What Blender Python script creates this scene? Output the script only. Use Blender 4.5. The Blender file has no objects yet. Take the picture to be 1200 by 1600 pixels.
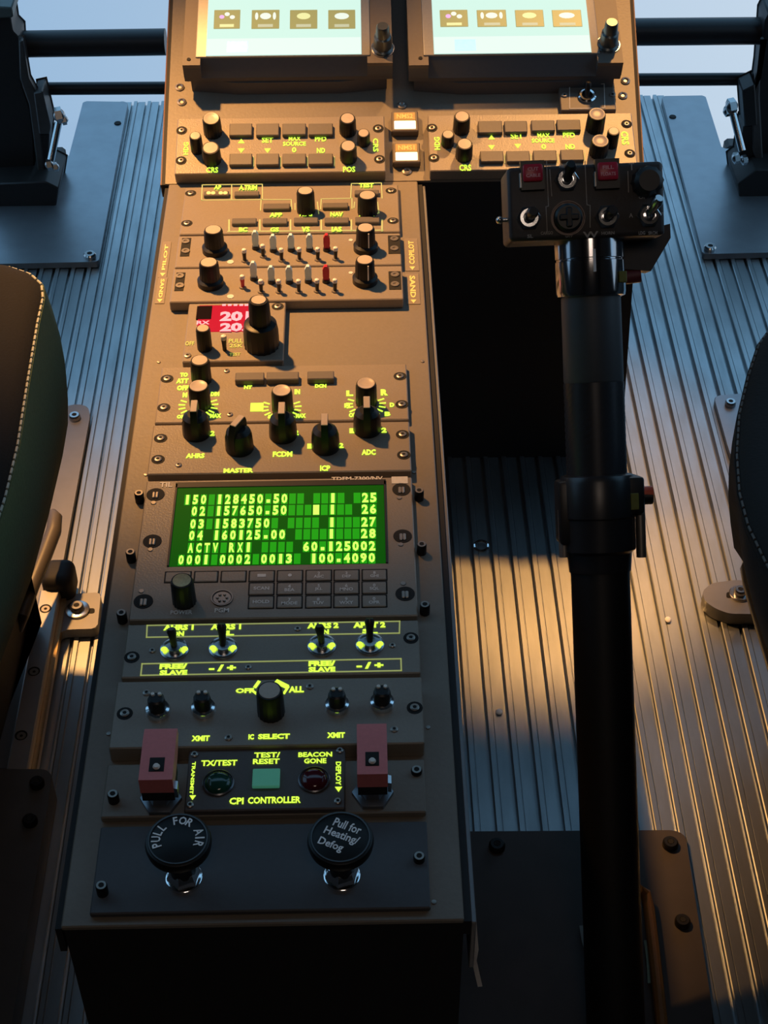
import bpy, bmesh, math, random
from mathutils import Vector, Matrix
random.seed(7)
C = bpy.context.scene.collection
SC = bpy.context.scene
# ---------------------------------------------------------------- camera
FOC = 2500.0                                   # focal length in pixels of the 1200x1600 frame
fw = Vector(((535-600)/FOC, (800+1570)/FOC, -1.0)).normalized()   # forward floor direction seen by the camera
lx = Vector((1.0, .0155, 0)); lx.z = (fw.x+fw.y*.0155)/(-fw.z); lx.normalize()
ux = lx.cross(fw)
RW = Matrix((lx, fw, ux))                      # world = RW @ cam
EYE = Vector((0, 0, .857))
cam = bpy.data.objects.new('camera', bpy.data.cameras.new('camera')); C.objects.link(cam)
cam.matrix_world = Matrix.Translation(EYE) @ RW.to_4x4()
cam.data.sensor_fit = 'VERTICAL'; cam.data.sensor_height = 36.0; cam.data.sensor_width = 27.0
cam.data.lens = FOC/1600*36.0; cam.data.clip_start = .01
SC.camera = cam
# ---------------------------------------------------------------- light
SC.view_settings.view_transform = 'Standard'; SC.view_settings.look = 'None'
SC.view_settings.exposure = 0.0; SC.view_settings.gamma = 1.0
W = bpy.data.worlds.new('dusk'); SC.world = W; W.use_nodes = True
nt = W.node_tree; nt.nodes.clear()
wo = nt.nodes.new('ShaderNodeOutputWorld'); bg = nt.nodes.new('ShaderNodeBackground')
tc = nt.nodes.new('ShaderNodeTexCoord'); sx = nt.nodes.new('ShaderNodeSeparateXYZ')
rmp = nt.nodes.new('ShaderNodeValToRGB'); ad = nt.nodes.new('ShaderNodeMath'); ad.operation = 'MULTIPLY_ADD'
ad.inputs[1].default_value = 1.0; ad.inputs[2].default_value = .5
nt.links.new(tc.outputs['Generated'], sx.inputs[0]); nt.links.new(sx.outputs['X'], ad.inputs[0])
nt.links.new(ad.outputs[0], rmp.inputs[0]); skz = nt.nodes.new('ShaderNodeMapRange'); skz.inputs[1].default_value = .02; skz.inputs[2].default_value = .45
skm = nt.nodes.new('ShaderNodeMix'); skm.data_type = 'RGBA'; skm.inputs[7].default_value = (.29, .60, .92, 1)
nt.links.new(sx.outputs['Z'], skz.inputs[0]); nt.links.new(skz.outputs[0], skm.inputs[0]); nt.links.new(rmp.outputs[0], skm.inputs[6])
nt.links.new(skm.outputs[2], bg.inputs[0]); nt.links.new(bg.outputs[0], wo.inputs[0])
rmp.color_ramp.elements[0].position = .25; rmp.color_ramp.elements[0].color = (.27, .43, .62, 1)
rmp.color_ramp.elements[1].position = .75; rmp.color_ramp.elements[1].color = (.52, .63, .74, 1)
bg.inputs[1].default_value = 1.12

def lamp(name, kind, loc, aim, energy, col, **kw):
    d = bpy.data.lights.new(name, kind); o = bpy.data.objects.new(name, d); C.objects.link(o)
    o.location = loc; o.rotation_euler = (Vector(aim)-Vector(loc)).to_track_quat('-Z', 'Y').to_euler()
    d.energy = energy; d.color = col
    for k, v in kw.items(): setattr(d, k, v)
    return o
WARM = (1.0, .47, .13)
lamp('map_light_beam', 'SPOT', (-.44, 1.20, 1.16), (-.11, .89, .26), 122.0, WARM, spot_size=math.radians(32), spot_blend=.95, shadow_soft_size=.025)
lamp('map_light_beam', 'SPOT', (.33, 1.37, 1.18), (.17, 1.05, .30), 46.0, WARM, spot_size=math.radians(20), spot_blend=.7, shadow_soft_size=.025)
lamp('rear_fill', 'AREA', (.05, -.25, 1.46), (.0, .6, .2), 1.35, (1.0, .78, .62), size=.30)  # added fill lamp standing in for dim ambient from the cabin behind

# ---------------------------------------------------------------- frames: pixel -> point on a real plane
class Fr:
    def __init__(s, M): s.M = M.copy(); s.I = M.inverted(); s.t = 0.0
    def loc(s, px, py, h=None):
        h = s.t if h is None else h
        d = RW @ Vector(((px-600)/FOC, (800-py)/FOC, -1.0))
        o = s.I @ EYE; d = s.I.to_3x3() @ d
        p = o + d*((h-o.z)/d.z); return Vector((p.x, p.y))
T = Matrix.Translation
DZ = .257
DECK = Fr(T((0, 0, DZ))); FLOOR = Fr(T((0, 0, 0)))
UT = math.radians(18)
UP = Fr(T((0, .968, DZ)) @ Matrix.Rotation(UT, 4, 'X'))
def campt(px, py, Z): return EYE + RW @ Vector(((px-600)/FOC*Z, (800-py)/FOC*Z, -Z))
def vframe(y): return Fr(T((0, y, 0)) @ Matrix.Rotation(math.pi/2, 4, 'X'))   # local y up, z towards the camera

# ---------------------------------------------------------------- materials
MATS = {}
def mat(name, col, rough=.5, metal=0.0, var=.15, nscale=400, bump=0.0, spec=.5, emit=None, es=1.0):
    if name in MATS: return MATS[name]
    m = bpy.data.materials.new(name); m.use_nodes = True; n = m.node_tree.nodes; l = m.node_tree.links
    b = n['Principled BSDF']
    b.inputs['Roughness'].default_value = rough; b.inputs['Metallic'].default_value = metal
    b.inputs['Specular IOR Level'].default_value = spec
    t = n.new('ShaderNodeTexCoord'); nz = n.new('ShaderNodeTexNoise'); nz.inputs['Scale'].default_value = nscale
    nz.inputs['Detail'].default_value = 3
    l.new(t.outputs['Object'], nz.inputs['Vector'])
    mx = n.new('ShaderNodeMix'); mx.data_type = 'RGBA'
    mx.inputs[6].default_value = (*[c*(1-var) for c in col], 1); mx.inputs[7].default_value = (*[min(1, c*(1+var)) for c in col], 1)
    l.new(nz.outputs['Fac'], mx.inputs[0]); l.new(mx.outputs[2], b.inputs['Base Color'])
    if bump:
        bp = n.new('ShaderNodeBump'); bp.inputs['Strength'].default_value = bump; bp.inputs['Distance'].default_value = .0005
        l.new(nz.outputs['Fac'], bp.inputs['Height']); l.new(bp.outputs[0], b.inputs['Normal'])
    if emit:
        b.inputs['Emission Color'].default_value = (*emit, 1); b.inputs['Emission Strength'].default_value = es
    MATS[name] = m; return m
PAINT = mat('panel_paint', (.24, .205, .165), .37, 0, .12, 900, .25, spec=.6)
DECKM = mat('deck_paint', (.19, .165, .135), .45, 0, .1, 500, .2)
BLK = mat('black_plastic', (.012, .012, .013), .4, 0, .2, 300)
BLKM = mat('matte_black', (.008, .008, .01), .7, 0, .2, 300)
KNOB = mat('knob_black', (.007, .007, .008), .42, 0, .2, 300, spec=.35)
KCAP = mat('knob_top', (.46, .39, .32), .38, 0, .1, 600)
KEYM = mat('key_grey', (.11, .10, .095), .5, 0, .1, 500)
STEEL = mat('steel', (.55, .55, .56), .25, 1.0, .08, 200)
CHROME = mat('chrome', (.75, .76, .78), .12, 1.0, .04, 200)
SCREWM = mat('screw_metal', (.34, .31, .28), .38, .8, .1, 300)
DSOCK = mat('socket_dark', (.004, .004, .004), .8)
LEG = mat('legend_glow', (.1, .15, .02), .5, emit=(.62, 1.0, .06), es=1.35)
LEGD = mat('legend_dim', (.3, .32, .12), .5, emit=(.55, .62, .08), es=.45)
LEGB = mat('legend_line', (.3, .32, .2), .5, emit=(.55, .62, .16), es=.42)
PRINT = mat('grey_print', (.62, .60, .56), .6)
WHITE = mat('white_print', (.92, .93, .94), .6)
GREEN = mat('matrix_green', (.01, .04, .01), .5, emit=(.48, 1.0, .09), es=1.6)
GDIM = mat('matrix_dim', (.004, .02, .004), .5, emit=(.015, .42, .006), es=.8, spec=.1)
LCD = mat('display_green', (.002, .012, .002), .5, emit=(.003, .15, .002), es=.5, spec=.08)
REDB = mat('display_red', (.02, .0, .002), .5, spec=.1, emit=(.66, .002, .025), es=1.0)
REDT = mat('digit_red', (.3, .1, .1), .4, emit=(1.0, .32, .38), es=1.35)
WARMW = mat('annunciator_white', (.6, .5, .3), .4, emit=(1.0, .86, .55), es=1.7)
WARMO = mat('annunciator_orange', (.4, .2, .05), .4, emit=(1.0, .50, .10), es=.85)
AMB = mat('amber_dots', (.4, .2, .05), .4, emit=(1.0, .55, .15), es=1.6)
SCRN = mat('screen_mint', (.02, .03, .025), .12, emit=(.72, 1.0, .88), es=.94, spec=.06)
SCRB = mat('screen_white', (.02, .03, .025), .12, emit=(.86, 1.0, .93), es=.98, spec=.06)
SCRC = mat('screen_cyan', (.3, .6, .65), .2, emit=(.30, .95, 1.0), es=1.0)
ICON = mat('icon_olive', (.03, .03, .015), .4, emit=(.36, .32, .11), es=1.0)
ICW = mat('icon_white', (.03, .03, .03), .4, emit=(.85, .95, .82), es=1.0)
ICP = mat('icon_pink', (.03, .03, .03), .4, emit=(.80, .45, .85), es=1.0)
ICY = mat('icon_yellow', (.03, .03, .03), .4, emit=(.85, .85, .38), es=1.0)
BEZEL = mat('bezel_brown', (.13, .11, .095), .5, 0, .1, 500)
BEZIN = mat('bezel_grey', (.30, .29, .27), .4, 0, .1, 500)
UNIT = mat('unit_slate', (.085, .092, .105), .55, 0, .1, 400)
RED = mat('switch_red', (.66, .19, .19), .5, 0, .1, 500)
REDK = mat('red_cap', (.55, .02, .05), .35, 0, .15, 400)
WPAD = mat('paddle_white', (.62, .80, .86), .4, 0, .06, 400)
TIPW = mat('tip_white', (.75, .72, .66), .4)
DGREEN = mat('lens_green', (.01, .05, .035), .12)
DRED = mat('lens_red', (.07, .006, .012), .12)
TEAL = mat('button_teal', (.10, .30, .22), .45, 0, .08, 400, emit=(.06, .30, .2), es=.30)
PLATE = mat('plate_blue_grey', (.34, .36, .39), .36, .75, .14, 60)
PLATED = mat('plate_dark', (.08, .08, .082), .5, .2, .2, 60)
BRKT = mat('bracket_grey', (.22, .22, .23), .45, .45, .1, 90)
PEDM = mat('pedal_black', (.022, .02, .02), .5, 0, .2, 200)
PEDG = mat('pedal_grey', (.09, .085, .085), .45, .3, .2, 200)
TUBEM = mat('tube_black', (.02, .018, .02), .4, 0, .15, 200)
OLIVE = mat('seat_olive', (.085, .12, .06), .9, 0, .25, 500, .5)
CHAR = mat('seat_charcoal', (.016, .0155, .0155), .95, 0, .2, 700, .5, spec=.2)
SBLK = mat('seat_black', (.012, .011, .011), .85, 0, .2, 500, .4)
THREAD = mat('thread_white', (.45, .47, .42), .8)
GRIP = mat('grip_grey', (.05, .055, .062), .5, 0, .1, 300)
KNURL = mat('grip_knurl', (.03, .032, .038), .33, .2, .2, 400)
COLLAR = mat('collar_polished', (.42, .42, .44), .12, 1.0, .1, 200)
HEAD = mat('head_brown', (.035, .028, .028), .5, 0, .15, 500, .2)
YSTK = mat('sticker_olive', (.16, .17, .03), .6)
HOSE = mat('hose_orange', (.20, .09, .02), .55)

def floor_mat():
    m = bpy.data.materials.new('ribbed_floor'); m.use_nodes = True; n = m.node_tree.nodes; l = m.node_tree.links
    b = n['Principled BSDF']; b.inputs['Metallic'].default_value = .9; b.inputs['Roughness'].default_value = .38
    t = n.new('ShaderNodeTexCoord'); mp = n.new('ShaderNodeMapping'); mp.inputs['Scale'].default_value = (60, 14, 1)
    nz = n.new('ShaderNodeTexNoise'); nz.inputs['Scale'].default_value = 1.6; nz.inputs['Detail'].default_value = 7
    l.new(t.outputs['Object'], mp.inputs[0]); l.new(mp.outputs[0], nz.inputs['Vector'])
    cr = n.new('ShaderNodeValToRGB'); l.new(nz.outputs['Fac'], cr.inputs[0])
    cr.color_ramp.elements[0].position = .25; cr.color_ramp.elements[0].color = (.33, .355, .37, 1)
    cr.color_ramp.elements[1].position = .62; cr.color_ramp.elements[1].color = (.43, .46, .48, 1)
    l.new(cr.outputs[0], b.inputs['Base Color'])
    r2 = n.new('ShaderNodeMapRange'); r2.inputs[3].default_value = .38; r2.inputs[4].default_value = .29
    l.new(nz.outputs['Fac'], r2.inputs[0]); l.new(r2.outputs[0], b.inputs['Roughness'])
    return m
FLOORM = floor_mat()
SHELL = mat('cabin_lining', (.03, .03, .032), .8, 0, .15, 40)
def glass_mat():
    m = bpy.data.materials.new('clear_pane'); m.use_nodes = True; n = m.node_tree.nodes; l = m.node_tree.links
    n.remove(n['Principled BSDF']); t = n.new('ShaderNodeBsdfTransparent'); g = n.new('ShaderNodeBsdfGlossy'); mx = n.new('ShaderNodeMixShader')
    g.inputs['Roughness'].default_value = .05; mx.inputs[0].default_value = .04; t.inputs[0].default_value = (.97, .98, 1, 1)
    l.new(t.outputs[0], mx.inputs[1]); l.new(g.outputs[0], mx.inputs[2]); l.new(mx.outputs[0], n['Material Output'].inputs[0]); return m

# ---------------------------------------------------------------- mesh helpers
def obj(name, bm, m, parent=None, M=None, smooth=35):
    bmesh.ops.recalc_face_normals(bm, faces=bm.faces[:])
    me = bpy.data.meshes.new(name); bm.to_mesh(me); bm.free()
    o = bpy.data.objects.new(name, me); C.objects.link(o)
    if m: me.materials.append(m)
    if smooth:
        for p in me.polygons: p.use_smooth = True
        me.set_sharp_from_angle(angle=math.radians(smooth))
    if parent: o.parent = parent
    if M is not None: o.matrix_world = M
    return o
def tag(o, label, cat=None, group=None, kind=None):
    o['label'] = label
    if cat: o['category'] = cat
    if group: o['group'] = group
    if kind: o['kind'] = kind
    return o
def thing(name, label, cat, M=None, group=None):
    o = bpy.data.objects.new(name, None); C.objects.link(o); o.empty_display_size = .01
    if M is not None: o.matrix_world = M
    return tag(o, label, cat, group)
def struct(name, bm, m, smooth=35):
    o = obj(name, bm, m, None, None, smooth); o['kind'] = 'structure'; return o
def bx(bm, x0, x1, y0, y1, z0, z1, bev=0.0, seg=1, M=None):
    r = bmesh.ops.create_cube(bm, size=1.0, matrix=T(((x0+x1)/2, (y0+y1)/2, (z0+z1)/2)) @ Matrix.Diagonal((abs(x1-x0), abs(y1-y0), abs(z1-z0), 1)))
    vs = r['verts']
    if bev:
        es = list({e for v in vs for e in v.link_edges})
        rr = bmesh.ops.bevel(bm, geom=es, offset=bev, segments=seg, affect='EDGES', profile=.5)
        vs = list({v for f in rr['faces'] for v in f.verts} | {v for v in vs if v.is_valid})
    if M is not None: bmesh.ops.transform(bm, matrix=M, verts=vs)
    return vs
def prism(bm, pts, z0, z1, M=None):
    a = [bm.verts.new((p[0], p[1], z0)) for p in pts]; b = [bm.verts.new((p[0], p[1], z1)) for p in pts]
    n = len(pts); bm.faces.new(a); bm.faces.new(b)
    for i in range(n): bm.faces.new((a[i], a[(i+1) % n], b[(i+1) % n], b[i]))
    if M is not None: bmesh.ops.transform(bm, matrix=M, verts=a+b)
    return a+b
def lathe(bm, prof, cx=0, cy=0, seg=24, flute=0.0, M=None, fr=None):
    """profile [(r, z)] round the local z axis at (cx, cy); flute dents every second spoke of the rings in fr."""
    rings = []; al = []
    for k, (r, z) in enumerate(prof):
        ring = []
        for i in range(seg):
            a = 2*math.pi*i/seg
            q = r*(1-flute*(i % 2)) if flute and (fr is None or k in fr) else r
            ring.append(bm.verts.new((cx+q*math.cos(a), cy+q*math.sin(a), z)))
        rings.append(ring); al += ring
    for a, b in zip(rings, rings[1:]):
        for i in range(seg): bm.faces.new((a[i], a[(i+1) % seg], b[(i+1) % seg], b[i]))
    bm.faces.new(rings[0]); bm.faces.new(rings[-1])
    if M is not None: bmesh.ops.transform(bm, matrix=M, verts=al)
    return al
def axisM(p, d):
    """matrix that puts local z along d at p"""
    return T(Vector(p)) @ Vector(d).to_track_quat('Z', 'Y').to_matrix().to_4x4()
def rod(bm, a, b, r0, r1=None, seg=14):
    a = Vector(a); b = Vector(b); r1 = r0 if r1 is None else r1
    return lathe(bm, [(r0, 0), (r1, (b-a).length)], seg=seg, M=axisM(a, b-a))
def tube(bm, pts, r, seg=10):
    pts = [Vector(p) for p in pts]; rings = []
    for i, p in enumerate(pts):
        d = (pts[min(i+1, len(pts)-1)]-pts[max(i-1, 0)]).normalized()
        u = d.cross(Vector((0, .13, 1))).normalized(); v = d.cross(u)
        rr = r[i] if isinstance(r, (list, tuple)) else r
        rings.append([bm.verts.new(p+(u*math.cos(2*math.pi*k/seg)+v*math.sin(2*math.pi*k/seg))*rr) for k in range(seg)])
    for a, b in zip(rings, rings[1:]):
        for i in range(seg): bm.faces.new((a[i], a[(i+1) % seg], b[(i+1) % seg], b[i]))
    bm.faces.new(rings[0]); bm.faces.new(rings[-1])
def ball(bm, p, r, seg=12): bmesh.ops.create_uvsphere(bm, u_segments=seg, v_segments=8, radius=r, matrix=T(Vector(p)))
def NB(): return bmesh.new()
_TX = {}
def glyphs(s, bold=.025):
    if (s, bold) in _TX: return _TX[(s, bold)]
    cu = bpy.data.curves.new('t', 'FONT'); cu.body = s; cu.offset = bold; cu.resolution_u = 2; cu.space_line = .85; cu.align_x = 'CENTER'
    o = bpy.data.objects.new('t', cu); C.objects.link(o); bpy.context.view_layer.update()
    me = bpy.data.meshes.new_from_object(o.evaluated_get(bpy.context.evaluated_depsgraph_get()))
    v = [(p.co.x, p.co.y) for p in me.vertices]; f = [tuple(p.vertices) for p in me.polygons]
    bpy.data.objects.remove(o); bpy.data.curves.remove(cu); bpy.data.meshes.remove(me)
    x0 = min(p[0] for p in v); x1 = max(p[0] for p in v); y0 = min(p[1] for p in v); y1 = max(p[1] for p in v)
    _TX[(s, bold)] = ([((p[0]-x0)/(x1-x0)-.5, (p[1]-y0)/(y1-y0)-.5) for p in v], f, (x1-x0)/(y1-y0)); return _TX[(s, bold)]
def text(bm, s, cx, cy, w, h, z, ang=0.0, bold=.025, M=None):
    vs, fs, asp = glyphs(s, bold)
    if w is None: w = h*asp
    ca, sa = math.cos(ang), math.sin(ang)
    nv = [bm.verts.new((cx+x*w*ca-y*h*sa, cy+x*w*sa+y*h*ca, z)) for x, y in vs]
    for f in fs:
        try: bm.faces.new([nv[i] for i in f])
        except ValueError: pass
    if M is not None: bmesh.ops.transform(bm, matrix=M, verts=nv)
def seg2(bm, a, b, w, z0, z1):
    a = Vector(a); b = Vector(b); d = (b-a).normalized(); n = Vector((-d.y, d.x))*w/2; e = d*w/2
    prism(bm, [a-e-n, b+e-n, b+e+n, a-e+n], z0, z1)

# ---------------------------------------------------------------- instrument panel kit
class Panel:
    def __init__(s, name, label, cat, base, x0, x1, pyT, pyB, t, m=None, pxm=440, plate='face_plate', bev=.0006, group=None):
        yT = base.loc(pxm, pyT, t).y; yB = base.loc(pxm, pyB, t).y
        s.M = base.M @ T(((x0+x1)/2, (yT+yB)/2, 0)); s.F = Fr(s.M); s.F.t = t; s.t = t
        s.root = thing(name, label, cat, s.M, group); s.w = x1-x0; s.d = yT-yB
        b = NB(); bx(b, -s.w/2, s.w/2, -s.d/2, s.d/2, .0003, t, bev); s.plate = obj(plate, b, m or PAINT, s.root)
        s.g = NB(); s.gd = NB(); s.gb = NB(); s.gp = NB()
    def q(s, px, py, e=0.0): return s.F.loc(px, py, s.t+e)
    def part(s, name, bm, m, parent=None): return obj(name, bm, m, parent or s.root)
    def txt(s, tx, x0, y0, x1, y1, to=None, bold=.03, e=.0003, ang=0):
        a = s.q(x0, y1, e); b = s.q(x1, y0, e)
        if ang: text(to or s.g, tx, (a.x+b.x)/2, (a.y+b.y)/2, abs(b.y-a.y), abs(b.x-a.x), s.t+e, ang, bold)
        else: text(to or s.g, tx, (a.x+b.x)/2, (a.y+b.y)/2, b.x-a.x, b.y-a.y, s.t+e, 0, bold)
    def line(s, pts, w=.0007, to=None):
        p = [s.q(*c) for c in pts]
        for a, b in zip(p, p[1:]): seg2(to or s.gb, a, b, w, s.t-.0002, s.t+.00025)
    def tri(s, px, py, r, up, to=None):
        c = s.q(px, py); k = 1 if up else -1
        prism(to or s.g, [(c.x-r, c.y-r*k*.7), (c.x+r, c.y-r*k*.7), (c.x, c.y+r*k)], s.t-.0002, s.t+.0003)
    def dot(s, px, py, r, to=None):
        c = s.q(px, py); lathe(to or s.g, [(r, s.t-.0002), (r, s.t+.0003)], c.x, c.y, 10)
    def done(s, lm=None):
        for b, n, m in ((s.g, 'lettering', lm or LEG), (s.gd, 'dim_lettering', LEGD), (s.gb, 'legend_border', LEGB), (s.gp, 'printed_lettering', PRINT)):
            if len(b.verts): obj(n, b, m, s.root)
            else: b.free()
    def screw(s, px, py, r=.0022, cup=True, name='screw'):
        c = s.q(px, py); b = NB()
        if cup: lathe(b, [(r*1.75, s.t-.0005), (r*1.75, s.t+.00012)], c.x, c.y, 16); o = s.part('screw_recess', b, DSOCK); b = NB()
        lathe(b, [(r, s.t-.0003), (r, s.t+.0006), (r*.75, s.t+.0009), (r*.45, s.t+.0009), (r*.4, s.t+.0002)], c.x, c.y, 14)
        o = s.part(name, b, SCREWM); b = NB()
        lathe(b, [(r*.42, s.t+.0002), (r*.42, s.t+.00093)], c.x, c.y, 6); s.part('socket', b, DSOCK, o)
    def button(s, x0, y0, x1, y1, hgt=.003, m=None, name='button'):
        y1 -= hgt*1500; a = s.q(x0, y1, hgt); c = s.q(x1, y0, hgt); b = NB()
        bx(b, a.x, c.x, a.y, c.y, s.t-.001, s.t+hgt, .0005); return s.part(name, b, m or KEYM)
    def knob(s, px, py, r, h, name='knob', flute=.06, skirt=1.0, capm=None, ring=False, mark=False, m=None):
        c = s.q(px, py, h); b = NB(); t = s.t
        pr = [(r*skirt, t), (r*skirt, t+h*.22), (r*1.0, t+h*.3), (r*.93, t+h*.93), (r*.84, t+h)] if skirt > 1 else [(r, t), (r*.96, t+h*.9), (r*.86, t+h)]
        lathe(b, pr, c.x, c.y, 36, flute, fr=(2, 3) if skirt > 1 else (0, 1)); o = s.part(name, b, m or KNOB)
        b = NB()
        if ring: lathe(b, [(r*.80, t+h-.0004), (r*.80, t+h+.0003), (r*.66, t+h+.0003), (r*.60, t+h+.00008), (r*.2, t+h+.0001)], c.x, c.y, 28)
        else: lathe(b, [(r*.76, t+h-.0004), (r*.74, t+h+.0003), (r*.2, t+h+.0004)], c.x, c.y, 28)
        s.part('knob_top', b, capm or KCAP, o)
        if mark:
            b = NB(); bx(b, c.x+r*.25, c.x+r*.37, c.y-r*.97, c.y-r*.9, t+h*.3, t+h*.96); s.part('index_line', b, WHITE, o)
        return o
    def bat(s, px, py, r, h, name='toggle', m=None, tip=None, lean=(0, 0), collar=.0, collm=None, base=False):
        """toggle: px, py is the foot when base else the tip"""
        t = s.t
        if base: c = s.q(px, py)
        else:
            c = s.q(px, py, h); c = Vector((c.x-lean[0], c.y-lean[1]))
        root = None
        if collar:
            b = NB(); lathe(b, [(collar, t), (collar, t+.0016), (collar*.82, t+.0024), (collar*.6, t+.0022), (collar*.56, t+.0008)], c.x, c.y, 20)
            root = s.part(name, b, collm or CHROME); b = NB(); lathe(b, [(collar*.56, t), (collar*.56, t+.001)], c.x, c.y, 16); s.part('bushing', b, DSOCK, root)
        p0 = Vector((c.x, c.y, t)); p1 = Vector((c.x+lean[0], c.y+lean[1], t+h)); b = NB()
        L = (p1-p0).length
        lathe(b, [(r*.8, 0), (r*.85, L*.4), (r*1.1, L*.8), (r*.9, L*.95), (r*.4, L)], seg=14, M=axisM(p0, p1-p0))
        o = s.part('lever' if root else name, b, m or BLK, root)
        if tip and not root:
            b = NB(); lathe(b, [(r*1.12, L*.74), (r*1.22, L*.86), (r*.95, L*.97), (r*.4, L*1.02)], seg=14, M=axisM(p0, p1-p0)); s.part('toggle_tip', b, tip, o)
        return o
    def paddle(s, px, py, w, h, m, name='paddle_switch'):
        c = s.q(px, py, h); b = NB(); t = s.t
        prism(b, [(-w*.36, 0), (w*.36, 0), (w*.5, h*.45), (w*.5, h*.8), (w*.2, h), (-w*.2, h), (-w*.5, h*.8), (-w*.5, h*.45)], -w*.3, w*.3,
              T((c.x, c.y, t)) @ Matrix.Rotation(math.pi/2, 4, 'X'))
        o = s.part(name, b, m); b = NB(); lathe(b, [(w*.62, t), (w*.55, t+.0022)], c.x, c.y, 14); s.part('collar', b, BLK, o)
        return o
# ---------------------------------------------------------------- cabin shell and floor
b = NB(); P0 = .0647; PT = .0146
k0 = -52
for k in range(k0, 52):
    x = P0 + k*PT
    ye = 1.546 if -.30 < x < .325 else 1.437
    prof = [(x-.0011, -.004), (x+.0011, -.004), (x+.0013, .0006), (x+.0020, .0010), (x+.0050, .0010), (x+.0054, -.0006), (x+.0058, -.0006), (x+.0061, 0), (x+PT-.0013, 0), (x+PT-.0011, -.004)]
    va = [b.verts.new((p, -.7, z)) for p, z in prof]; vb = [b.verts.new((p, ye, z)) for p, z in prof]
    for i in range(len(prof)-1): b.faces.new((va[i], va[i+1], vb[i+1], vb[i]))
    lo = [b.verts.new((x-.0009, yy, -.02)) for yy in (-.7, ye)]; hi = [b.verts.new((x+PT-.0009, yy, -.02)) for yy in (-.7, ye)]
    b.faces.new([vb[0], *vb[1:], hi[1], lo[1]]); b.faces.new((lo[0], hi[0], hi[1], lo[1]))
struct('floor', b, FLOORM, 20)
for nm, x in (('wall_left', -.78), ('wall_right', .78)):
    b = NB()
    for v in ((-.7, 1.2, -.02, .42), (-.7, 1.2, 1.2, 1.5), (-.7, .55, .42, 1.2), (1.12, 1.2, .42, 1.2)): bx(b, x-.01, x+.01, *v)
    struct(nm, b, SHELL)
for nm, a in (('front_sky_blocker', (-.77, .77, 1.42, 1.45, .50, 1.36)), ('wall_back', (-.79, .79, -.72, -.7, -.02, 1.5)), ('ceiling', (-.79, .79, -.72, 1.2, 1.5, 1.52))):  # front bulkhead is an added, unseen blocker keeping sky off floor and deck
    b = NB(); bx(b, *a); struct(nm, b, SHELL)
b = NB()   # chin bubble and windscreen pane, one curved sheet
pr = [(1.25, -.55), (1.62, -.50), (1.80, -.35), (1.88, -.1), (1.87, .25), (1.78, .6), (1.62, .95), (1.40, 1.3), (1.2, 1.51)]
rows = [[b.verts.new((x, y-.35*(abs(x)/.8)**2.5*.5, z)) for x in [-.8+.1*i for i in range(17)]] for y, z in pr]
for r0, r1 in zip(rows, rows[1:]):
    for i in range(16): b.faces.new((r0[i], r0[i+1], r1[i+1], r1[i]))
struct('window_1', b, glass_mat(), 60)
for nm, sgn in (('trim_1', -1), ('trim_2', 1)):   # floor edge beam at the chin opening
    b = NB(); x0, x1 = (-.77, -.30) if sgn < 0 else (.372, .77)
    bx(b, x0, x1, 1.425, 1.445, -.05, .008, .003); struct(nm, b, PEDM)

# ---------------------------------------------------------------- centre console
con = thing('center_console', 'long brown-black centre console with a wider upper shelf, carrying all instrument panels', 'console', T((0, .68, 0)))
CM = T((0, -.68, 0))
def cpart(name, bm, m, parent=None):
    bmesh.ops.transform(bm, matrix=CM, verts=bm.verts[:]); return obj(name, bm, m, parent or con)
XL, XR = -.1335, .0405
b = NB(); bx(b, XL+.001, XR-.001, .378, .972, 0, DZ-.003); cpart('lower_body', b, BLKM)
b = NB(); bx(b, XL, XR-.001, .3775, .9675, DZ-.003, DZ, .0006); cpart('deck_plate', b, DECKM)
b = NB(); bx(b, XR-.001, XR+.0022, .378, .966, DZ-.012, DZ-.002); cpart('edge_seal', b, BLKM)
b = NB(); bx(b, XR+.0022, XR+.0044, .378, .966, DZ-.04, DZ-.003, .0004); cpart('edge_flange', b, BRKT)
b = NB(); bx(b, XL-.0028, XL, .378, .966, DZ-.02, DZ-.0022); cpart('edge_seal', b, BLKM)
b = NB()
ct, st = math.cos(UT), math.sin(UT); UL = .43
def up3(x, v, h): return Vector((x, .968+v*ct-h*st, DZ+v*st+h*ct))
sec = []
for v, xl, xr in ((0, -.1362, .1953), (UL, -.1415, .2165)):
    p = up3(0, v, -.002)
    sec.append([b.verts.new((xl, p.y, p.z)), b.verts.new((xr, p.y, p.z)), b.verts.new((xr+(.011 if v == 0 else 0), p.y-(.004 if v == 0 else 0), 0)), b.verts.new((xl, p.y, 0))])
a, c = sec; b.faces.new(a); b.faces.new(c)
for i in range(4): b.faces.new((a[i], a[(i+1) % 4], c[(i+1) % 4], c[i]))
cpart('upper_body', b, BLKM)
b = NB(); va = [b.verts.new(up3(x, v, h)) for h in (-.002, .0) for x, v in ((-.1362, 0), (.1953, 0), (.2165, UL), (-.1415, UL))]
b.faces.new(va[:4]); b.faces.new(va[4:])
for i in range(4): b.faces.new((va[i], va[(i+1) % 4], va[4+(i+1) % 4], va[4+i]))
cpart('shelf_plate', b, DECKM)
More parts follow.
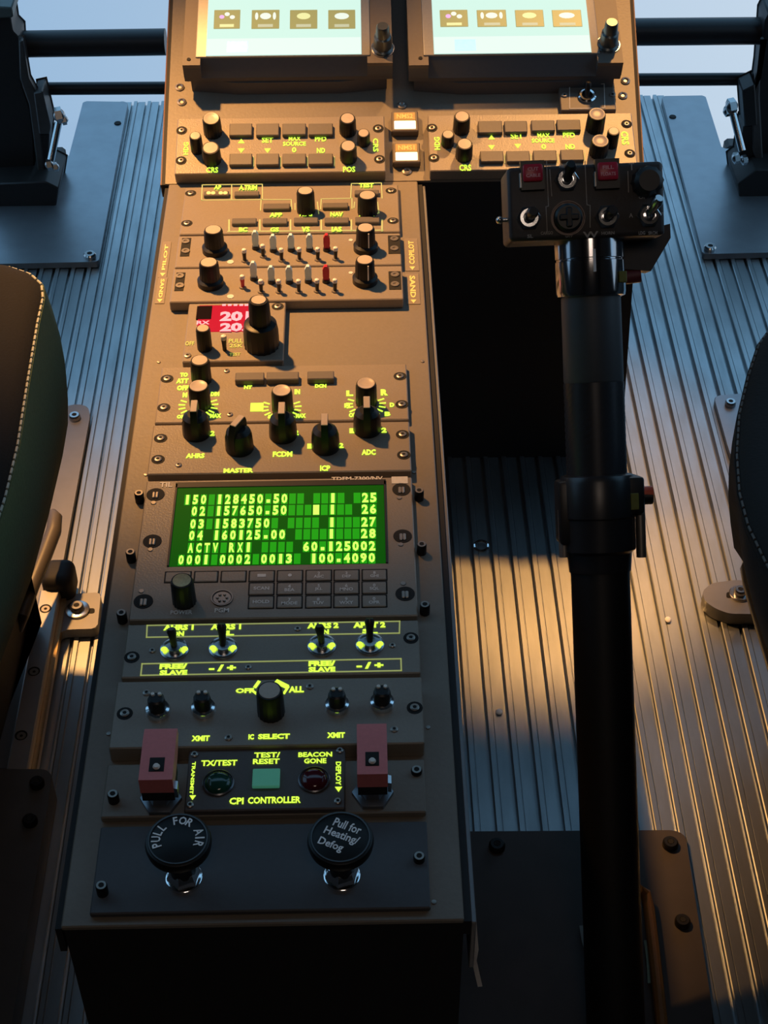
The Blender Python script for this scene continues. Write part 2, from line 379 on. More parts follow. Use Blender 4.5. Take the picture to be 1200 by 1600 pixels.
for s_, x0, x1 in ((1, .1953, .2165), (-1, -.1362, -.1415)):
    for off, w, m_, nm in ((0, .0026, BLKM, 'edge_seal'), (.0026, .0008, mat('strip_red_dark', (.10, .02, .018), .5), 'edge_strip')):
        b = NB()
        va = [b.verts.new(up3(x+s_*o_, v, h)) for h in (-.014, -.001) for x, v, o_ in ((x0, 0, off), (x0, 0, off+w), (x1, UL, off+w), (x1, UL, off))]
        b.faces.new(va[:4]); b.faces.new(va[4:])
        for i in range(4): b.faces.new((va[i], va[(i+1) % 4], va[4+(i+1) % 4], va[4+i]))
        cpart(nm, b, m_)
# hexagon socket screws along the deck
for i, (px, py) in enumerate([(218.5, 770), (203.5, 862), (189.5, 957), (176, 1240), (158, 1383), (655, 766), (659, 850), (664, 944), (651, 1202), (655, 1337)]):
    h = .0065 if i not in (3, 4) else .0095
    p = DECK.loc(px, py, h); r = .0026; p.x = min(p.x, -.1239) if i < 3 else p.x; b = NB(); z = DZ
    lathe(b, [(r, z), (r, z+h-.0006), (r*.85, z+h), (r*.5, z+h), (r*.45, z+h-.002)], p.x, p.y, 16); o = cpart('socket_screw', b, KNOB)
    b = NB(); lathe(b, [(r*.86, z+h-.0002), (r*.84, z+h+.0002), (r*.5, z+h+.0002), (r*.48, z+h-.001)], p.x, p.y, 16); cpart('screw_rim', b, SCREWM, o)
    b = NB(); lathe(b, [(r*.48, z+h-.002), (r*.48, z+h+.0001)], p.x, p.y, 6); cpart('socket', b, DSOCK, o)
for px, py in [(284, 160), (281, 137), (973, 150), (977, 127), (628, 165), (636, 268)]:
    p = UP.loc(px, py, 0); b = NB(); M_ = CM.inverted() @ UP.M if False else UP.M
    lathe(b, [(.0034, -.0005), (.0034, .0008), (.0022, .0014), (.0012, .0004)], p.x, p.y, 16, M=UP.M); cpart('shelf_screw', b, SCREWM)
for px, py in [(170, 1147), (669, 1137), (660, 565), (647, 738), (228, 742), (248, 566), (678, 1410)]:
    p = DECK.loc(px, py, 0); b = NB(); lathe(b, [(.0013, DZ-.0005), (.0011, DZ+.0006), (.0004, DZ+.0007)], p.x, p.y, 10); cpart('rivet', b, SCREWM)
# placards beside the audio panels
for x0, x1, yt, yb, tx in ((247, 268, 378, 434, 'PILOT'), (242, 262, 434, 475, 'SAND'), (634, 652, 373, 424, 'COPILOT'), (636, 654, 428, 476, 'SAND')):
    a = DECK.loc(x0, yb, 0); c = DECK.loc(x1, yt, 0); b = NB()
    bx(b, a.x, c.x, a.y, c.y, DZ-.0002, DZ+.0004); o = cpart('placard', b, PAINT)
    b = NB(); text(b, tx, (a.x+c.x)/2, (a.y+c.y)/2+.002, (c.y-a.y)*.72, (c.x-a.x)*.42, DZ+.0006, math.pi/2 if yt < 400 else -math.pi/2, .03)
    prism(b, [((a.x+c.x)/2-.0018, a.y+.0045), ((a.x+c.x)/2+.0018, a.y+.0045), ((a.x+c.x)/2, a.y+.001)], DZ+.0003, DZ+.0006)
    cpart('lettering', b, mat('placard_text', (.75, .6, .22), .5, emit=(.75, .52, .12), es=.25), o)

# ---------------------------------------------------------------- touchscreen navigators
def navigator(label, x0, x1, sx0, sx1, syb, icons, kx, ky, bzl, pxm):
    vb = UP.loc(pxm, 100, .029).y; H = .17; hh = .029
    M = UP.M @ T(((x0+x1)/2, vb+H/2, 0)); F = Fr(M); F.t = hh; w = x1-x0
    r = thing('touchscreen_navigator', label, 'navigator', M)
    b = NB(); prism(b, [(-w/2+.004, -H/2+.003), (-w/4, -H/2-.001), (w/4, -H/2-.001), (w/2-.004, -H/2+.003), (w/2-.004, H/2), (-w/2+.004, H/2)], .0003, .012)
    va = [(-w/2, -H/2+.001), (-w/4, -H/2), (w/4, -H/2), (w/2, -H/2+.001), (w/2, H/2), (-w/2, H/2)]
    prism(b, va, .012, .0165)
    yb = F.loc(pxm, syb, hh).y; sa = F.loc(sx0, syb, hh).x; sb = F.loc(sx1, syb, hh).x
    bx(b, -w/2, sa-.004, -H/2, yb, .0165, hh-.003); bx(b, sb+.004, w/2, -H/2, yb, .0165, hh-.003); bx(b, -w/2, w/2, yb, H/2, .0165, hh-.003); obj('housing', b, UNIT, r)
    b = NB(); prism(b, [(-w/2, -H/2), (sa-.004, -H/2), (sa-.004, yb), (sb+.004, yb), (sb+.004, -H/2), (w/2, -H/2), (w/2, H/2), (-w/2, H/2)], hh-.003, hh); obj('bezel', b, BEZEL, r)
    yb = F.loc(pxm, syb, hh).y
    sa = F.loc(sx0, syb, hh).x; sb = F.loc(sx1, syb, hh).x
    b = NB(); bx(b, sa-.0075, sb+.0062, yb-.0008, H/2-.004, hh-.001, hh+.0012, .001, 2); obj('screen_surround', b, BEZIN, r)
    b = NB(); prism(b, [(yb, hh+.0008), (-H/2-.0005, .0165), (yb, .0165)], sa-.004, sb+.004, Matrix(((0, 0, 1, 0), (1, 0, 0, 0), (0, 1, 0, 0), (0, 0, 0, 1)))); obj('lower_lip', b, UNIT, r)
    b = NB(); bx(b, sa, sb, yb, H/2-.008, hh, hh+.0016); sc = obj('screen', b, SCRN, r)
    z = hh+.0016
    b = NB(); bx(b, sa+.0005, sb-.0005, yb+.0004, F.loc(pxm, syb-26, hh).y, z-.0003, z+.0001); obj('status_bar', b, SCRB, sc)
    c = F.loc(sx0+49, syb-12, hh); b = NB(); bx(b, c.x-.0075, c.x+.0075, c.y-.0055, c.y+.0055, z-.0002, z+.0002, .0002); obj('active_tab', b, SCRC, sc)
    for row in range(4):
        for j, (ix0, ix1) in enumerate(icons):
            a = F.loc(ix0, 48-3*(pxm > 700), hh); c = F.loc(ix1, 18, hh); dy = row*.0302
            b = NB(); bx(b, a.x, c.x, a.y+dy, c.y+dy, z-.0002, z+.0003, .0003); ic = obj('icon_tile', b, ICON, sc)
            if row < 2:
                mx = (a.x+c.x)/2; my = (a.y+c.y)/2+dy; ww = c.x-a.x; hgt = c.y-a.y
                if j == 0:
                    for q, (ox, oy, mm) in enumerate(((-.2, .12, ICP), (0, .26, ICW), (.2, .1, ICW))):
                        b = NB(); lathe(b, [(ww*.1, z), (ww*.1, z+.0004)], mx+ox*ww, my+oy*hgt, 12); obj('icon_symbol', b, mm, ic)
                else:
                    b = NB(); lathe(b, [(1, z), (1, z+.0004)], 0, 0, 14, M=T((mx, my+.16*hgt, 0)) @ Matrix.Diagonal((ww*(.2, .25, .27)[j-1], hgt*.17, 1, 1)))
                    if j == 1:
                        for sg in (-1, 1): lathe(b, [(1, z), (1, z+.0004)], 0, 0, 10, M=T((mx+sg*ww*.32, my+.16*hgt, 0)) @ Matrix.Diagonal((ww*.06, hgt*.2, 1, 1)))
                    obj('icon_symbol', b, ICY if j == 2 else ICW, ic)
                b = NB(); bx(b, mx-ww*.27, mx+ww*.27, my-.42*hgt, my-.27*hgt, z, z+.0004); obj('icon_caption', b, ICY if j == 0 else mat('icon_grey', (.03, .03, .03), .5, emit=(.6, .62, .4), es=.9), ic)
    c = F.loc(kx, ky, hh+.021); b = NB()
    lathe(b, [(.0078, hh), (.0078, hh+.002), (.0066, hh+.003), (.0062, hh+.012), (.0050, hh+.013), (.0046, hh+.021), (.0038, hh+.022)], c.x, c.y, 24, .04, fr=(2, 3, 4, 5))
    k = obj('knob', b, mat('knob_gunmetal', (.10, .11, .11), .3, .6, .1, 300), r)
    b = NB(); lathe(b, [(.0085, hh-.0002), (.0085, hh+.0009), (.0074, hh+.0009)], c.x, c.y, 24); obj('knob_ring', b, STEEL, k)
    c = F.loc(*bzl, hh); b = NB(); lathe(b, [(.0016, hh-.0002), (.0014, hh+.0005)], c.x, c.y, 10); obj('screw', b, DSOCK, r)
    return r
navigator('bright touchscreen navigator above the fully visible radio control panel', -.1245, .0238, 322, 565, 88, [(334, 376), (393, 437), (453, 496), (513, 555)], 598, 42, (295, 93), 450)
navigator('bright touchscreen navigator with its corner over the small round-toggle plate', .0353, .1868, 678, 924, 85, [(688, 730), (746, 790), (806, 848), (864, 907)], 956, 36, (657, 91), 805)

# ---------------------------------------------------------------- control panels on the shelf
def radio_panel(label, x0, x1, pyT, pyB, pxm, keys, trix, words, knobs, side, screws):
    p = Panel('radio_control_panel', label, 'control panel', UP, x0, x1, pyT, pyB, .010, pxm=pxm)
    for k in keys: p.button(*k)
    for (px, py, u) in trix: p.tri(px, py, .0022, u)
    for w in words: p.txt(*w)
    for px, py, r, h, rg in knobs: p.knob(px, py, r, h, ring=rg)
    for w in side: p.txt(*w[:5], ang=w[5])
    for s_ in screws: p.screw(*s_)
    for k in keys:  # glowing gaps around the lower keys
        if k[1] > 225: p.line([(k[2]+2.5, k[1]+6), (k[2]+2.5, k[3]-2)], .0006)
    p.done(); return p
radio_panel('tan-lit radio control panel with eight grey keys, fully visible under the first screen', -.1285, .0173, 183, 270, 440,
    [(358, 192, 394, 216), (400, 192, 436, 216), (441, 192, 478, 215), (482, 192, 520, 215), (358, 239, 394, 262), (400, 239, 436, 262), (441, 239, 478, 261), (482, 239, 520, 261)],
    [(377, 221, True), (377, 235, False), (418, 235, False)],
    [('SET', 409, 214, 427, 223), ('MAX', 451, 213, 470, 220), ('SOURCE', 442, 221, 478, 228), ('0', 456, 230, 463, 238), ('PFD', 492, 213, 510, 221), ('ND', 495, 231, 508, 239), ('CRS', 322, 261, 341, 270), ('POS', 536, 260, 555, 269)],
    [(330, 185, .0066, .0145, True), (329, 231, .0066, .0125, False), (305, 212, .0044, .015, False), (543, 185, .0060, .0135, False), (544, 228, .0060, .013, False), (568, 208, .0046, .010, False)],
    [('HDG', 286, 222, 295, 242, math.pi/2), ('CRS', 583, 216, 591, 237, -math.pi/2)], [(284, 204), (283, 251), (591, 201), (593, 249)])
radio_panel('tan-lit radio control panel with eight grey keys, partly hidden by the lever head', .0480, .1922, 178, 265, 830,
    [(748, 188, 784, 212), (789, 188, 823, 211), (831, 187, 866, 209), (871, 186, 906, 208), (751, 235, 786, 257), (792, 235, 827, 257), (834, 234, 869, 256), (877, 233, 911, 255)],
    [(768, 215, True), (768, 230, False), (809, 228, False)],
    [('SET', 798, 208, 817, 217), ('MAX', 840, 208, 859, 215), ('SOURCE', 831, 216, 866, 223), ('0', 846, 225, 853, 233), ('PFD', 880, 207, 898, 215), ('ND', 884, 225, 898, 233), ('CRS', 718, 257, 736, 267)],
    [(722, 182, .0060, .0135, False), (726, 225, .0060, .013, False), (700, 210, .0046, .010, False), (933, 178, .0066, .0145, True), (938, 220, .0066, .0125, True), (959, 205, .0044, .014, False)],
    [('HDG', 679, 214, 687, 234, math.pi/2), ('CRS', 972, 205, 981, 226, -math.pi/2)], [(675, 200), (678, 247), (979, 194), (984, 240)])
# annunciators
for tx, x0, x1, y0, y1, lab in (('NMS2', 612, 653, 173, 205, 'lit square annunciator reading NMS2, upper of the two between the panels'), ('NMS1', 614, 656, 222, 254, 'lit square annunciator reading NMS1, lower of the two between the panels')):
    t = .006; a = UP.loc(x0, y1, t); c = UP.loc(x1, y0, t)
    M = UP.M @ T(((a.x+c.x)/2, (a.y+c.y)/2, 0)); r = thing('annunciator_light', lab, 'indicator light', M); w = c.x-a.x; d = c.y-a.y
    b = NB(); bx(b, -w/2, w/2, -d/2, d/2, 0, t, .0008); obj('housing', b, BEZEL, r)
    b = NB(); bx(b, -w*.4, w*.4, -d*.40, d*.0, t-.001, t+.0006, .0004); obj('lens', b, WARMW, r)
    b = NB(); bx(b, -w*.4, w*.4, d*.02, d*.42, t-.001, t+.0005, .0004); o = obj('caption_plate', b, mat('caption_amber', (.3, .18, .06), .4, emit=(.55, .28, .06), es=.45), r)
    b = NB(); text(b, tx, 0, d*.2, w*.6, d*.24, t+.0008); obj('lettering', b, WARMO, o)
# small toggle plate
p = Panel('toggle_plate', 'small dark plate with one round-collared toggle, beside the second screen', 'switch plate', UP, UP.loc(875, 155, .006).x, UP.loc(961, 155, .006).x, 136, 172, .006, m=BEZEL, pxm=915)
p.line([(890, 130), (890, 170), (945, 169), (944, 131), (890, 130)], .0005, p.gp); p.screw(882, 149, cup=False); p.screw(957, 148, cup=False)
p.bat(917, 151, .0022, .009, base=True, collar=.0066, lean=(.0005, .006)); p.done()

# ---------------------------------------------------------------- flight-mode panel
X0, X1 = -.1208, .0256
p = Panel('mode_select_panel', 'brown autopilot mode panel with green-lit boxes around its keys, topmost narrow panel', 'control panel', DECK, X0, X1, 291, 364, .004)
p.line([(316, 289), (410, 288), (410, 312), (315, 313), (316, 289)]); p.line([(362, 289), (362, 312)])
p.line([(407, 329), (408, 312), (455, 312), (456, 327)])
p.line([(501, 327), (502, 311), (550, 310), (550, 326)])
p.line([(548, 310), (549, 287), (596, 286), (597, 310)])
p.line([(461, 318), (461, 328)]); p.line([(496, 316), (498, 334)]); p.line([(554, 316), (553, 325)]); p.line([(590, 316), (592, 333), (586, 334)])
for x in (358, 406, 454, 502, 549, 597): p.line([(x, 344), (x, 361)], .0011)
p.line([(356, 362), (598, 360)], .0009)
for a in ((318, 298, 358, 309), (366, 298, 405, 309), (411, 317, 453, 330), (504, 316, 544, 328), (554, 296, 592, 307), (362, 340, 401, 353), (410, 340, 449, 353), (459, 339, 497, 352), (507, 339, 545, 352), (555, 338, 593, 351)): p.button(*a, .0026)
for w in (('AP', 334, 289, 346, 296), ('A.TRIM', 373, 289, 402, 297), ('APP', 421, 332, 441, 339), ('HDG', 468, 331, 488, 338), ('NAV', 516, 331, 536, 338), ('TEST', 561, 286, 584, 293), ('ALTA', 561, 330, 585, 338),
          ('BC', 373, 355, 387, 362), ('GS', 422, 355, 436, 362), ('VS', 471, 354, 484, 362), ('IAS', 518, 354, 534, 362)): p.txt(*w, bold=.05, e=.0008)
b = NB()
for px in (326, 333, 345, 352): c = p.q(px, 301, .003); lathe(b, [(.0016, p.t+.0022), (.0014, p.t+.0032)], c.x, c.y, 10)
p.part('amber_dot_lettering', b, AMB)
p.knob(477, 298, .0062, .0165); p.knob(574, 305, .0068, .0140)
for s_ in ((298, 302), (292, 349), (611, 298), (614, 345)): p.screw(*s_)
p.done()

# ---------------------------------------------------------------- the two audio panels
def audio(label, pyT, pyB, t, kl, kr, pads, bats, latches):
    p = Panel('audio_panel', label, 'audio panel', DECK, X0, X1, pyT, pyB, t)
    p.knob(*kl, .0066, .0165, skirt=1.25, ring=False); p.knob(*kr, .0064, .0165, skirt=1.25, mark=True)
    for i, (px, py) in enumerate(pads): o = p.paddle(px, py, .0042, .0125 if i else .0135, REDK if i == 4 else WPAD)
    for i, (px, py) in enumerate(bats):
        c = p.q(px, py, .0095); m = REDK if (t > .006 and i == 0) else BLK
        p.bat(px, py, .0014, .0095, name='toggle', m=m, tip=TIPW)
        b = NB(); lathe(b, [(.0024, p.t), (.0021, p.t+.0010), (.0012, p.t+.001)], c.x, c.y, 14); p.part('toggle_collar', b, SCREWM)
    for px, py in latches:
        a = p.q(px-9, py+15); c = p.q(px+9, py-14); b = NB(); bx(b, a.x, c.x, a.y, c.y, p.t-.0004, p.t+.0003, .0002); o = p.part('latch_recess', b, DSOCK)
        for dy in (-8, 7):
            q = p.q(px, py+dy); b = NB(); lathe(b, [(.0027, p.t), (.0027, p.t+.0009), (.0012, p.t+.0009), (.0011, p.t+.0004)], q.x, q.y, 14); p.part('latch_screw', b, SCREWM, o)
    p.dot(548, pyT+9, .0014, p.gp); p.dot(360, pyB-6, .0022, p.gp); p.done(); return p
audio('audio panel with two black knobs and paddle switches, directly below the mode panel', 366.5, 415.5, .005, (333, 359), (571, 356),
      [(398, 361), (426, 367), (454, 366), (483, 366), (510, 366)], [(381, 389), (410, 382), (439, 388), (467, 387), (496, 387), (524, 386)], [(290, 386), (616, 382)])
audio('audio panel with one red-bodied small toggle, directly above the red digit unit', 417.5, 469.5, .0075, (326, 410), (570, 406),
      [(395, 409), (423, 416), (451, 416), (481, 415), (509, 415)], [(378, 430), (407, 437), (435, 437), (466, 437), (495, 436), (523, 436)], [(281, 440), (617, 438)])

# ---------------------------------------------------------------- red digit radio
p = Panel('digit_radio', 'small radio unit with glowing red digits 201 and a tall stepped black knob', 'radio', DECK, DECK.loc(290, 520, .006).x, DECK.loc(444.5, 520, .006).x, 470, 564, .006, pxm=366)
a = p.q(307, 519); c = p.q(388, 477); b = NB(); bx(b, a.x, c.x+.001, a.y, c.y, p.t-.0006, p.t+.0005, .0002); dsp = p.part('display_window', b, REDB)
a2 = p.q(306, 500); c2 = p.q(332, 479); b = NB(); bx(b, a2.x, c2.x, a2.y, c2.y, p.t, p.t+.0007, .0002); p.part('dark_cover', b, mat('cover_dark', (.006, .002, .004), .7, spec=.05), dsp)
b = NB(); sv = p.g; p.g = b; p.txt('201', 343, 486, 391, 502, bold=.05, e=.0009); p.txt('20.', 343, 504, 386, 518, bold=.05, e=.0009)
for x in (347, 356, 365, 374, 382): p.txt('-', x, 475, x+6, 478, e=.0009)
p.txt('RX', 307, 501, 328, 507, e=.0009); p.g = sv; p.part('digit_lettering', b, REDT, dsp)
p.knob(317, 513, .0046, .0150, flute=.05); 
p.bat(349, 524, .0016, .011, name='toggle', m=BLK, tip=TIPW)
c = p.q(404, 468, .034); t = p.t; b = NB(); lathe(b, [(.0108, t), (.0106, t+.012), (.0098, t+.0165), (.0085, t+.0172)], c.x, c.y, 36, .05, fr=(0, 1)); k = p.part('outer_knob', b, KNOB)
b = NB(); lathe(b, [(.0068, t+.017), (.0062, t+.032), (.0054, t+.0335)], c.x, c.y, 28, .05, fr=(0, 1)); k2 = p.part('inner_knob', b, KNOB)
b = NB(); lathe(b, [(.0044, t+.0332), (.0043, t+.0340), (.002, t+.0340)], c.x, c.y, 22); p.part('knob_top', b, KCAP, k2)
p.txt('PULL', 357, 529, 380, 536, p.gd); p.txt('25K', 358, 537, 380, 543, p.gd); p.txt('TEST', 358, 551, 376, 556, p.gd); p.txt('OFF', 289, 533, 304, 540, p.gd); p.screw(434, 479, .0022, True); p.screw(293, 556, .0022, False); p.done()

# ---------------------------------------------------------------- lighting panel
p = Panel('lighting_panel', 'lighting control panel with dimmer knobs ringed by yellow tick marks, below the red digits', 'control panel', DECK, X0, X1, 571, 658, .004)
for a in ((367, 581, 413, 600), (416, 580, 467, 599), (480, 579, 522, 598)): p.button(*a, .004)
p.knob(312, 563, .0061, .0150); p.knob(310, 603, .0063, .0150, ring=True); p.knob(440, 610, .0063, .0150, ring=True); p.knob(572, 599, .0063, .0150, ring=True)
for w in (('TO', 281, 582, 294, 589), ('ATT', 275, 591, 295, 599), ('OFF', 276, 602, 295, 610), ('M', 285, 613, 293, 621), ('DIM', 329, 612, 343, 619), ('OFF', 276, 648, 291, 654), ('MAX', 328, 646, 346, 653), ('NT', 381, 602, 394, 608), ('DCN', 492, 600, 510, 606), ('INT', 419, 648, 432, 654), ('IN', 460, 608, 469, 616), ('MAX', 462, 646, 478, 653),
          ('L', 541, 610, 552, 619), ('R', 595, 608, 606, 618), ('M', 538, 630, 547, 637), ('D', 609, 629, 616, 636), ('OF', 545, 645, 556, 652), ('B', 601, 643, 610, 650)): p.txt(*w, bold=.07)
a = p.q(391, 643); c = p.q(412, 630); bx(p.g, a.x, c.x, a.y, c.y, p.t-.0002, p.t+.0003)
for kx, ky in ((310, 630), (440, 633), (572, 628)):
    c = p.q(kx, ky+4)
    for an in (-35, -15, 5, 25, 155, 175, 195, 215, -50, 230):
        a_ = math.radians(an); d = Vector((math.cos(a_), math.sin(a_))); seg2(p.g, c+d*.0082, c+d*.0112, .0009, p.t-.0002, p.t+.0003)
for s_ in ((261, 592), (256, 637), (625, 588), (628, 632)): p.screw(*s_)
for s_ in ((354, 580), (359, 648)): p.screw(*s_, .0018, False)
p.done()

# ---------------------------------------------------------------- reversion panel
p = Panel('reversion_panel', 'panel of five black pointer knobs lettered AHRS, MASTER, FCDM, ICP and ADC', 'control panel', DECK, X0, X1, 661, 738, .0065)
for tx, kx, ky, ang, box in (('AHRS', 303, 633, 0, (290, 708, 320, 716)), ('MASTER', 371, 656, -.50, (349, 731, 396, 739)), ('FCDM', 440, 636, 0, (426, 705, 457, 714)), ('ICP', 507, 654, 0, (500, 727, 516, 736)), ('ADC', 573, 627, 0, (565, 702, 587, 711))):
    h = .020; c = p.q(kx, ky, h); t = p.t; Mk = T((c.x, c.y-.001, t)) @ Matrix.Rotation(ang, 4, 'Z')
    b = NB(); lathe(b, [(.0080, 0), (.0080, .003), (.0077, .0095), (.0068, .0125), (.0042, .0145)], seg=30, flute=.05, M=Mk, fr=(1, 2)); k = p.part('pointer_knob', b, KNOB)
    b = NB(); prism(b, [(-.0078, .004), (.0062, .004), (.0062, .017), (.0050, h), (-.0050, h), (-.0078, .0135)], -.0019, .0019, Mk @ Matrix.Rotation(math.pi/2, 4, 'Z') @ Matrix.Rotation(math.pi/2, 4, 'X')); p.part('grip_fin', b, KNOB, k)
    b = NB(); bx(b, -.0018, .0018, -.0050, .0050, h-.0003, h+.0005, .0002, M=Mk); p.part('pointer_line', b, KCAP, k)
    p.txt(tx, *box, bold=.05)
for tx, x, y in (('2', 332, 677), ('1', 425, 676), ('2', 463, 676), ('1', 484, 697), ('2', 533, 696), ('1', 550, 673), ('2', 600, 672)): p.txt(tx, x-4, y-4, x+4, y+4, bold=.06)
for s_ in ((251, 685), (247, 718), (629, 679), (631, 711)): p.screw(*s_)
p.screw(279, 727, .0018, False); p.done()

# ---------------------------------------------------------------- tactical radio
p = Panel('display_radio', 'large multiband radio with a bright green dot-matrix display and a rubber keypad', 'radio', DECK, X0, X1, 748, 965, .0045)
p.txt('TIL', 249, 753, 270, 761, p.gp); p.txt('TDFM-7300/NV', 518, 744, 598, 751, p.gp)
a = p.q(612, 756); c = p.q(637, 745); b = NB(); bx(b, a.x, c.x, a.y, c.y, p.t-.0002, p.t+.0003); p.part('maker_label', b, PRINT)
TL, TR, BR, BL = (p.q(*v) for v in ((277, 758), (601, 752), (601, 879), (263, 887)))
x0 = (TL.x+BL.x)/2+.0004; x1 = (TR.x+BR.x)/2; y0 = (BL.y+BR.y)/2; y1 = (TL.y+TR.y)/2
b = NB(); bx(b, x0, x1, y0, y1, p.t-.003, p.t+.0004, .0002); dsp = p.part('display', b, LCD)
for nm, v in (('display_frame', (x0-.0012, x0, y0, y1)), ('display_frame', (x1, x1+.0012, y0, y1)), ('display_frame', (x0-.0012, x1+.0012, y1-.0032, y1+.0012))):
    b = NB(); bx(b, v[0], v[1], v[2], v[3], p.t-.0002, p.t+.0009, .0002); p.part(nm, b, BLK, dsp)
rows = [(782, "150 128450.50     I   25"), (800, " 02 157650.50   # I   26"), (820, " 03 1583750       I   27"), (838, " 04 160125.00     I   28"), (857.5, " ACTV RX1      60.125002"), (876, "0001 0002 0013  100.4090")]
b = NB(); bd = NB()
for ri, (py, s_) in enumerate(rows):
    for k, ch in enumerate(s_):
        ax = 293+k*12.62 - (py-782)*.105*(1-k/30); yo = -.15*k
        a = p.q(ax-5.4, py+yo+8.2); c = p.q(ax+5.4, py+yo-8.2)
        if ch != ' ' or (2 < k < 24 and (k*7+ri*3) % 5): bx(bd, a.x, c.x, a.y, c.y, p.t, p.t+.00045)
        a = p.q(ax-4.9, py+yo+7.6); c = p.q(ax+4.9, py+yo-7.6)
        if ch == ' ': continue
        if ch == '#': bx(b, a.x, c.x, a.y, c.y, p.t, p.t+.0006)
        elif ch == '.': a = p.q(ax-3, py+yo+6); c = p.q(ax+3, py+yo+1); bx(b, a.x, c.x, a.y, c.y, p.t, p.t+.0006)
        else: text(b, ch, (a.x+c.x)/2, (a.y+c.y)/2, (c.x-a.x)*(.55 if ch in '1I' else 1), c.y-a.y, p.t+.0006, 0, .045)
p.part('matrix_lettering', b, GREEN, dsp); p.part('cell_halo_pattern', bd, GDIM, dsp)  # dim display cells, with the characters' bloom put into their green emission
xs = [(257, 299), (303, 341), (345, 385), (389, 429), (433, 473), (478, 518), (522, 561), (566, 604)]
cap = {(0, 3): '-', (0, 4): '.', (0, 5): '2\nABC', (0, 6): '3\nDEF', (0, 7): '8\nGHI', (1, 3): 'SCAN', (1, 4): '4\nBEA', (1, 5): '5\nJKL', (1, 6): '6\nMNO', (1, 7): '0\nSQL', (2, 3): 'HOLD', (2, 4): '7\nMODE', (2, 5): '8\nTUV', (2, 6): '9\nWXY', (2, 7): '0\nOPR'}
for ri, (yt, yb) in enumerate(((892, 908), (911, 929), (932, 950))):
    for j, (a_, c_) in enumerate(xs):
        if ri and j < 3: continue
        dx = -.8*ri*(1-j/8); dy = -.9*(j-4)*.55
        a = p.q(a_+dx-1.2, yb+dy+1.5); c = p.q(c_+dx+1.2, yt+dy-1.5); b = NB(); bx(b, a.x, c.x, a.y, c.y, p.t-.0003, p.t+.0003, .0002); w_ = p.part('key_well', b, DSOCK)
        a = p.q(a_+dx+1, yb+dy+1); c = p.q(c_+dx-1, yt+dy+1); b = NB(); bx(b, a.x, c.x, a.y, c.y, p.t, p.t+.0010, .0004); k = p.part('key', b, PAINT, None)
        if (ri, j) in cap:
            g = NB(); text(g, cap[(ri, j)], (a.x+c.x)/2, (a.y+c.y)/2, min((c.x-a.x)*.75, (c.y-a.y)*(.6 if '\n' in cap[(ri, j)] else .3)*glyphs(cap[(ri, j)])[2]), (c.y-a.y)*(.6 if '\n' in cap[(ri, j)] else .3), p.t+.0012); p.part('key_lettering', g, PRINT, k)
p.knob(284, 907, .0062, .0155, flute=.06, capm=mat('brushed_gold', (.5, .38, .2), .3, .6, .3, 900))
c = p.q(347, 935); b = NB(); lathe(b, [(.0056, p.t-.0004), (.0056, p.t+.0005), (.0046, p.t+.0005), (.0044, p.t-.0002)], c.x, c.y, 28); r_ = p.part('program_socket', b, BLK)
b = NB()
for a_ in range(6): lathe(b, [(.0009, p.t), (.0007, p.t+.0012)], c.x+.0024*math.cos(a_*1.047), c.y+.0024*math.sin(a_*1.047), 8)
lathe(b, [(.0056, p.t+.0003), (.0056, p.t+.0008), (.0051, p.t+.0008), (.0050, p.t-.0003)], c.x, c.y, 28); p.part('contact_ring', b, SCREWM, r_)
p.txt('POWER', 266, 953, 301, 960, p.gp); p.txt('PGM', 335, 950, 358, 957, p.gp)
for px, py in ((243, 773), (238, 846), (224, 940), (627, 765), (629, 838), (633, 928)):
    c = p.q(px, py); b = NB(); lathe(b, [(.0050, p.t-.0004), (.0050, p.t+.0003)], c.x, c.y, 22); o = p.part('fastener_recess', b, DSOCK)
    for sg in (-1, 1):
        b = NB(); bx(b, c.x+sg*.0009-.0008+(.0 if sg > 0 else -.0), c.x+sg*.0009+.0008, c.y-.0034, c.y+.0014, p.t, p.t+.0012, .0004); p.part('fastener_slot', b, SCREWM, o)
    c = p.q(px-3, py+13 if py < 900 else py-16); b = NB(); lathe(b, [(.0016, p.t), (.0013, p.t+.0005)], c.x, c.y, 10); p.part('rivet', b, SCREWM)
p.done()

# ---------------------------------------------------------------- AHRS slaving panel
p = Panel('slaving_panel', 'panel with four ringed toggles in bright green-lit frames, below the radio keypad', 'switch panel', DECK, X0, X1, 972, 1055, .0045, pxm=430)
p.line([(624, 989.5), (624.5, 971), (230, 977.5), (229, 996), (624, 989.5)]); p.line([(627, 1048), (626.5, 1029.5), (222, 1037.5), (220, 1055.5), (627, 1048)])
for w in (('AHRS 1', 255, 975.5, 303, 985), ('ON', 268, 986, 288, 994), None, ('AHRS 1', 329, 974.5, 377, 984), ('SL', 342, 985, 366, 993), None, ('AHRS 2', 480, 972.5, 529, 982), ('ON', 494, 983, 514, 991), None, ('APHT 2', 552, 971.5, 602, 981), ('SL', 566, 982, 590, 990),
          None,
          ('FREE/', 249, 1036.5, 293, 1045.5), ('SLAVE', 249, 1046.5, 293, 1055), None, ('- / +', 326, 1038, 369, 1049), None, ('FREE/', 482, 1032, 524, 1041), ('SLAVE', 482, 1041.5, 524, 1050), None, ('- / +', 557, 1034, 599, 1045)):
    if w: p.txt(*w, bold=.06)
    else: p.part('lettering', p.g, LEG); p.g = NB()
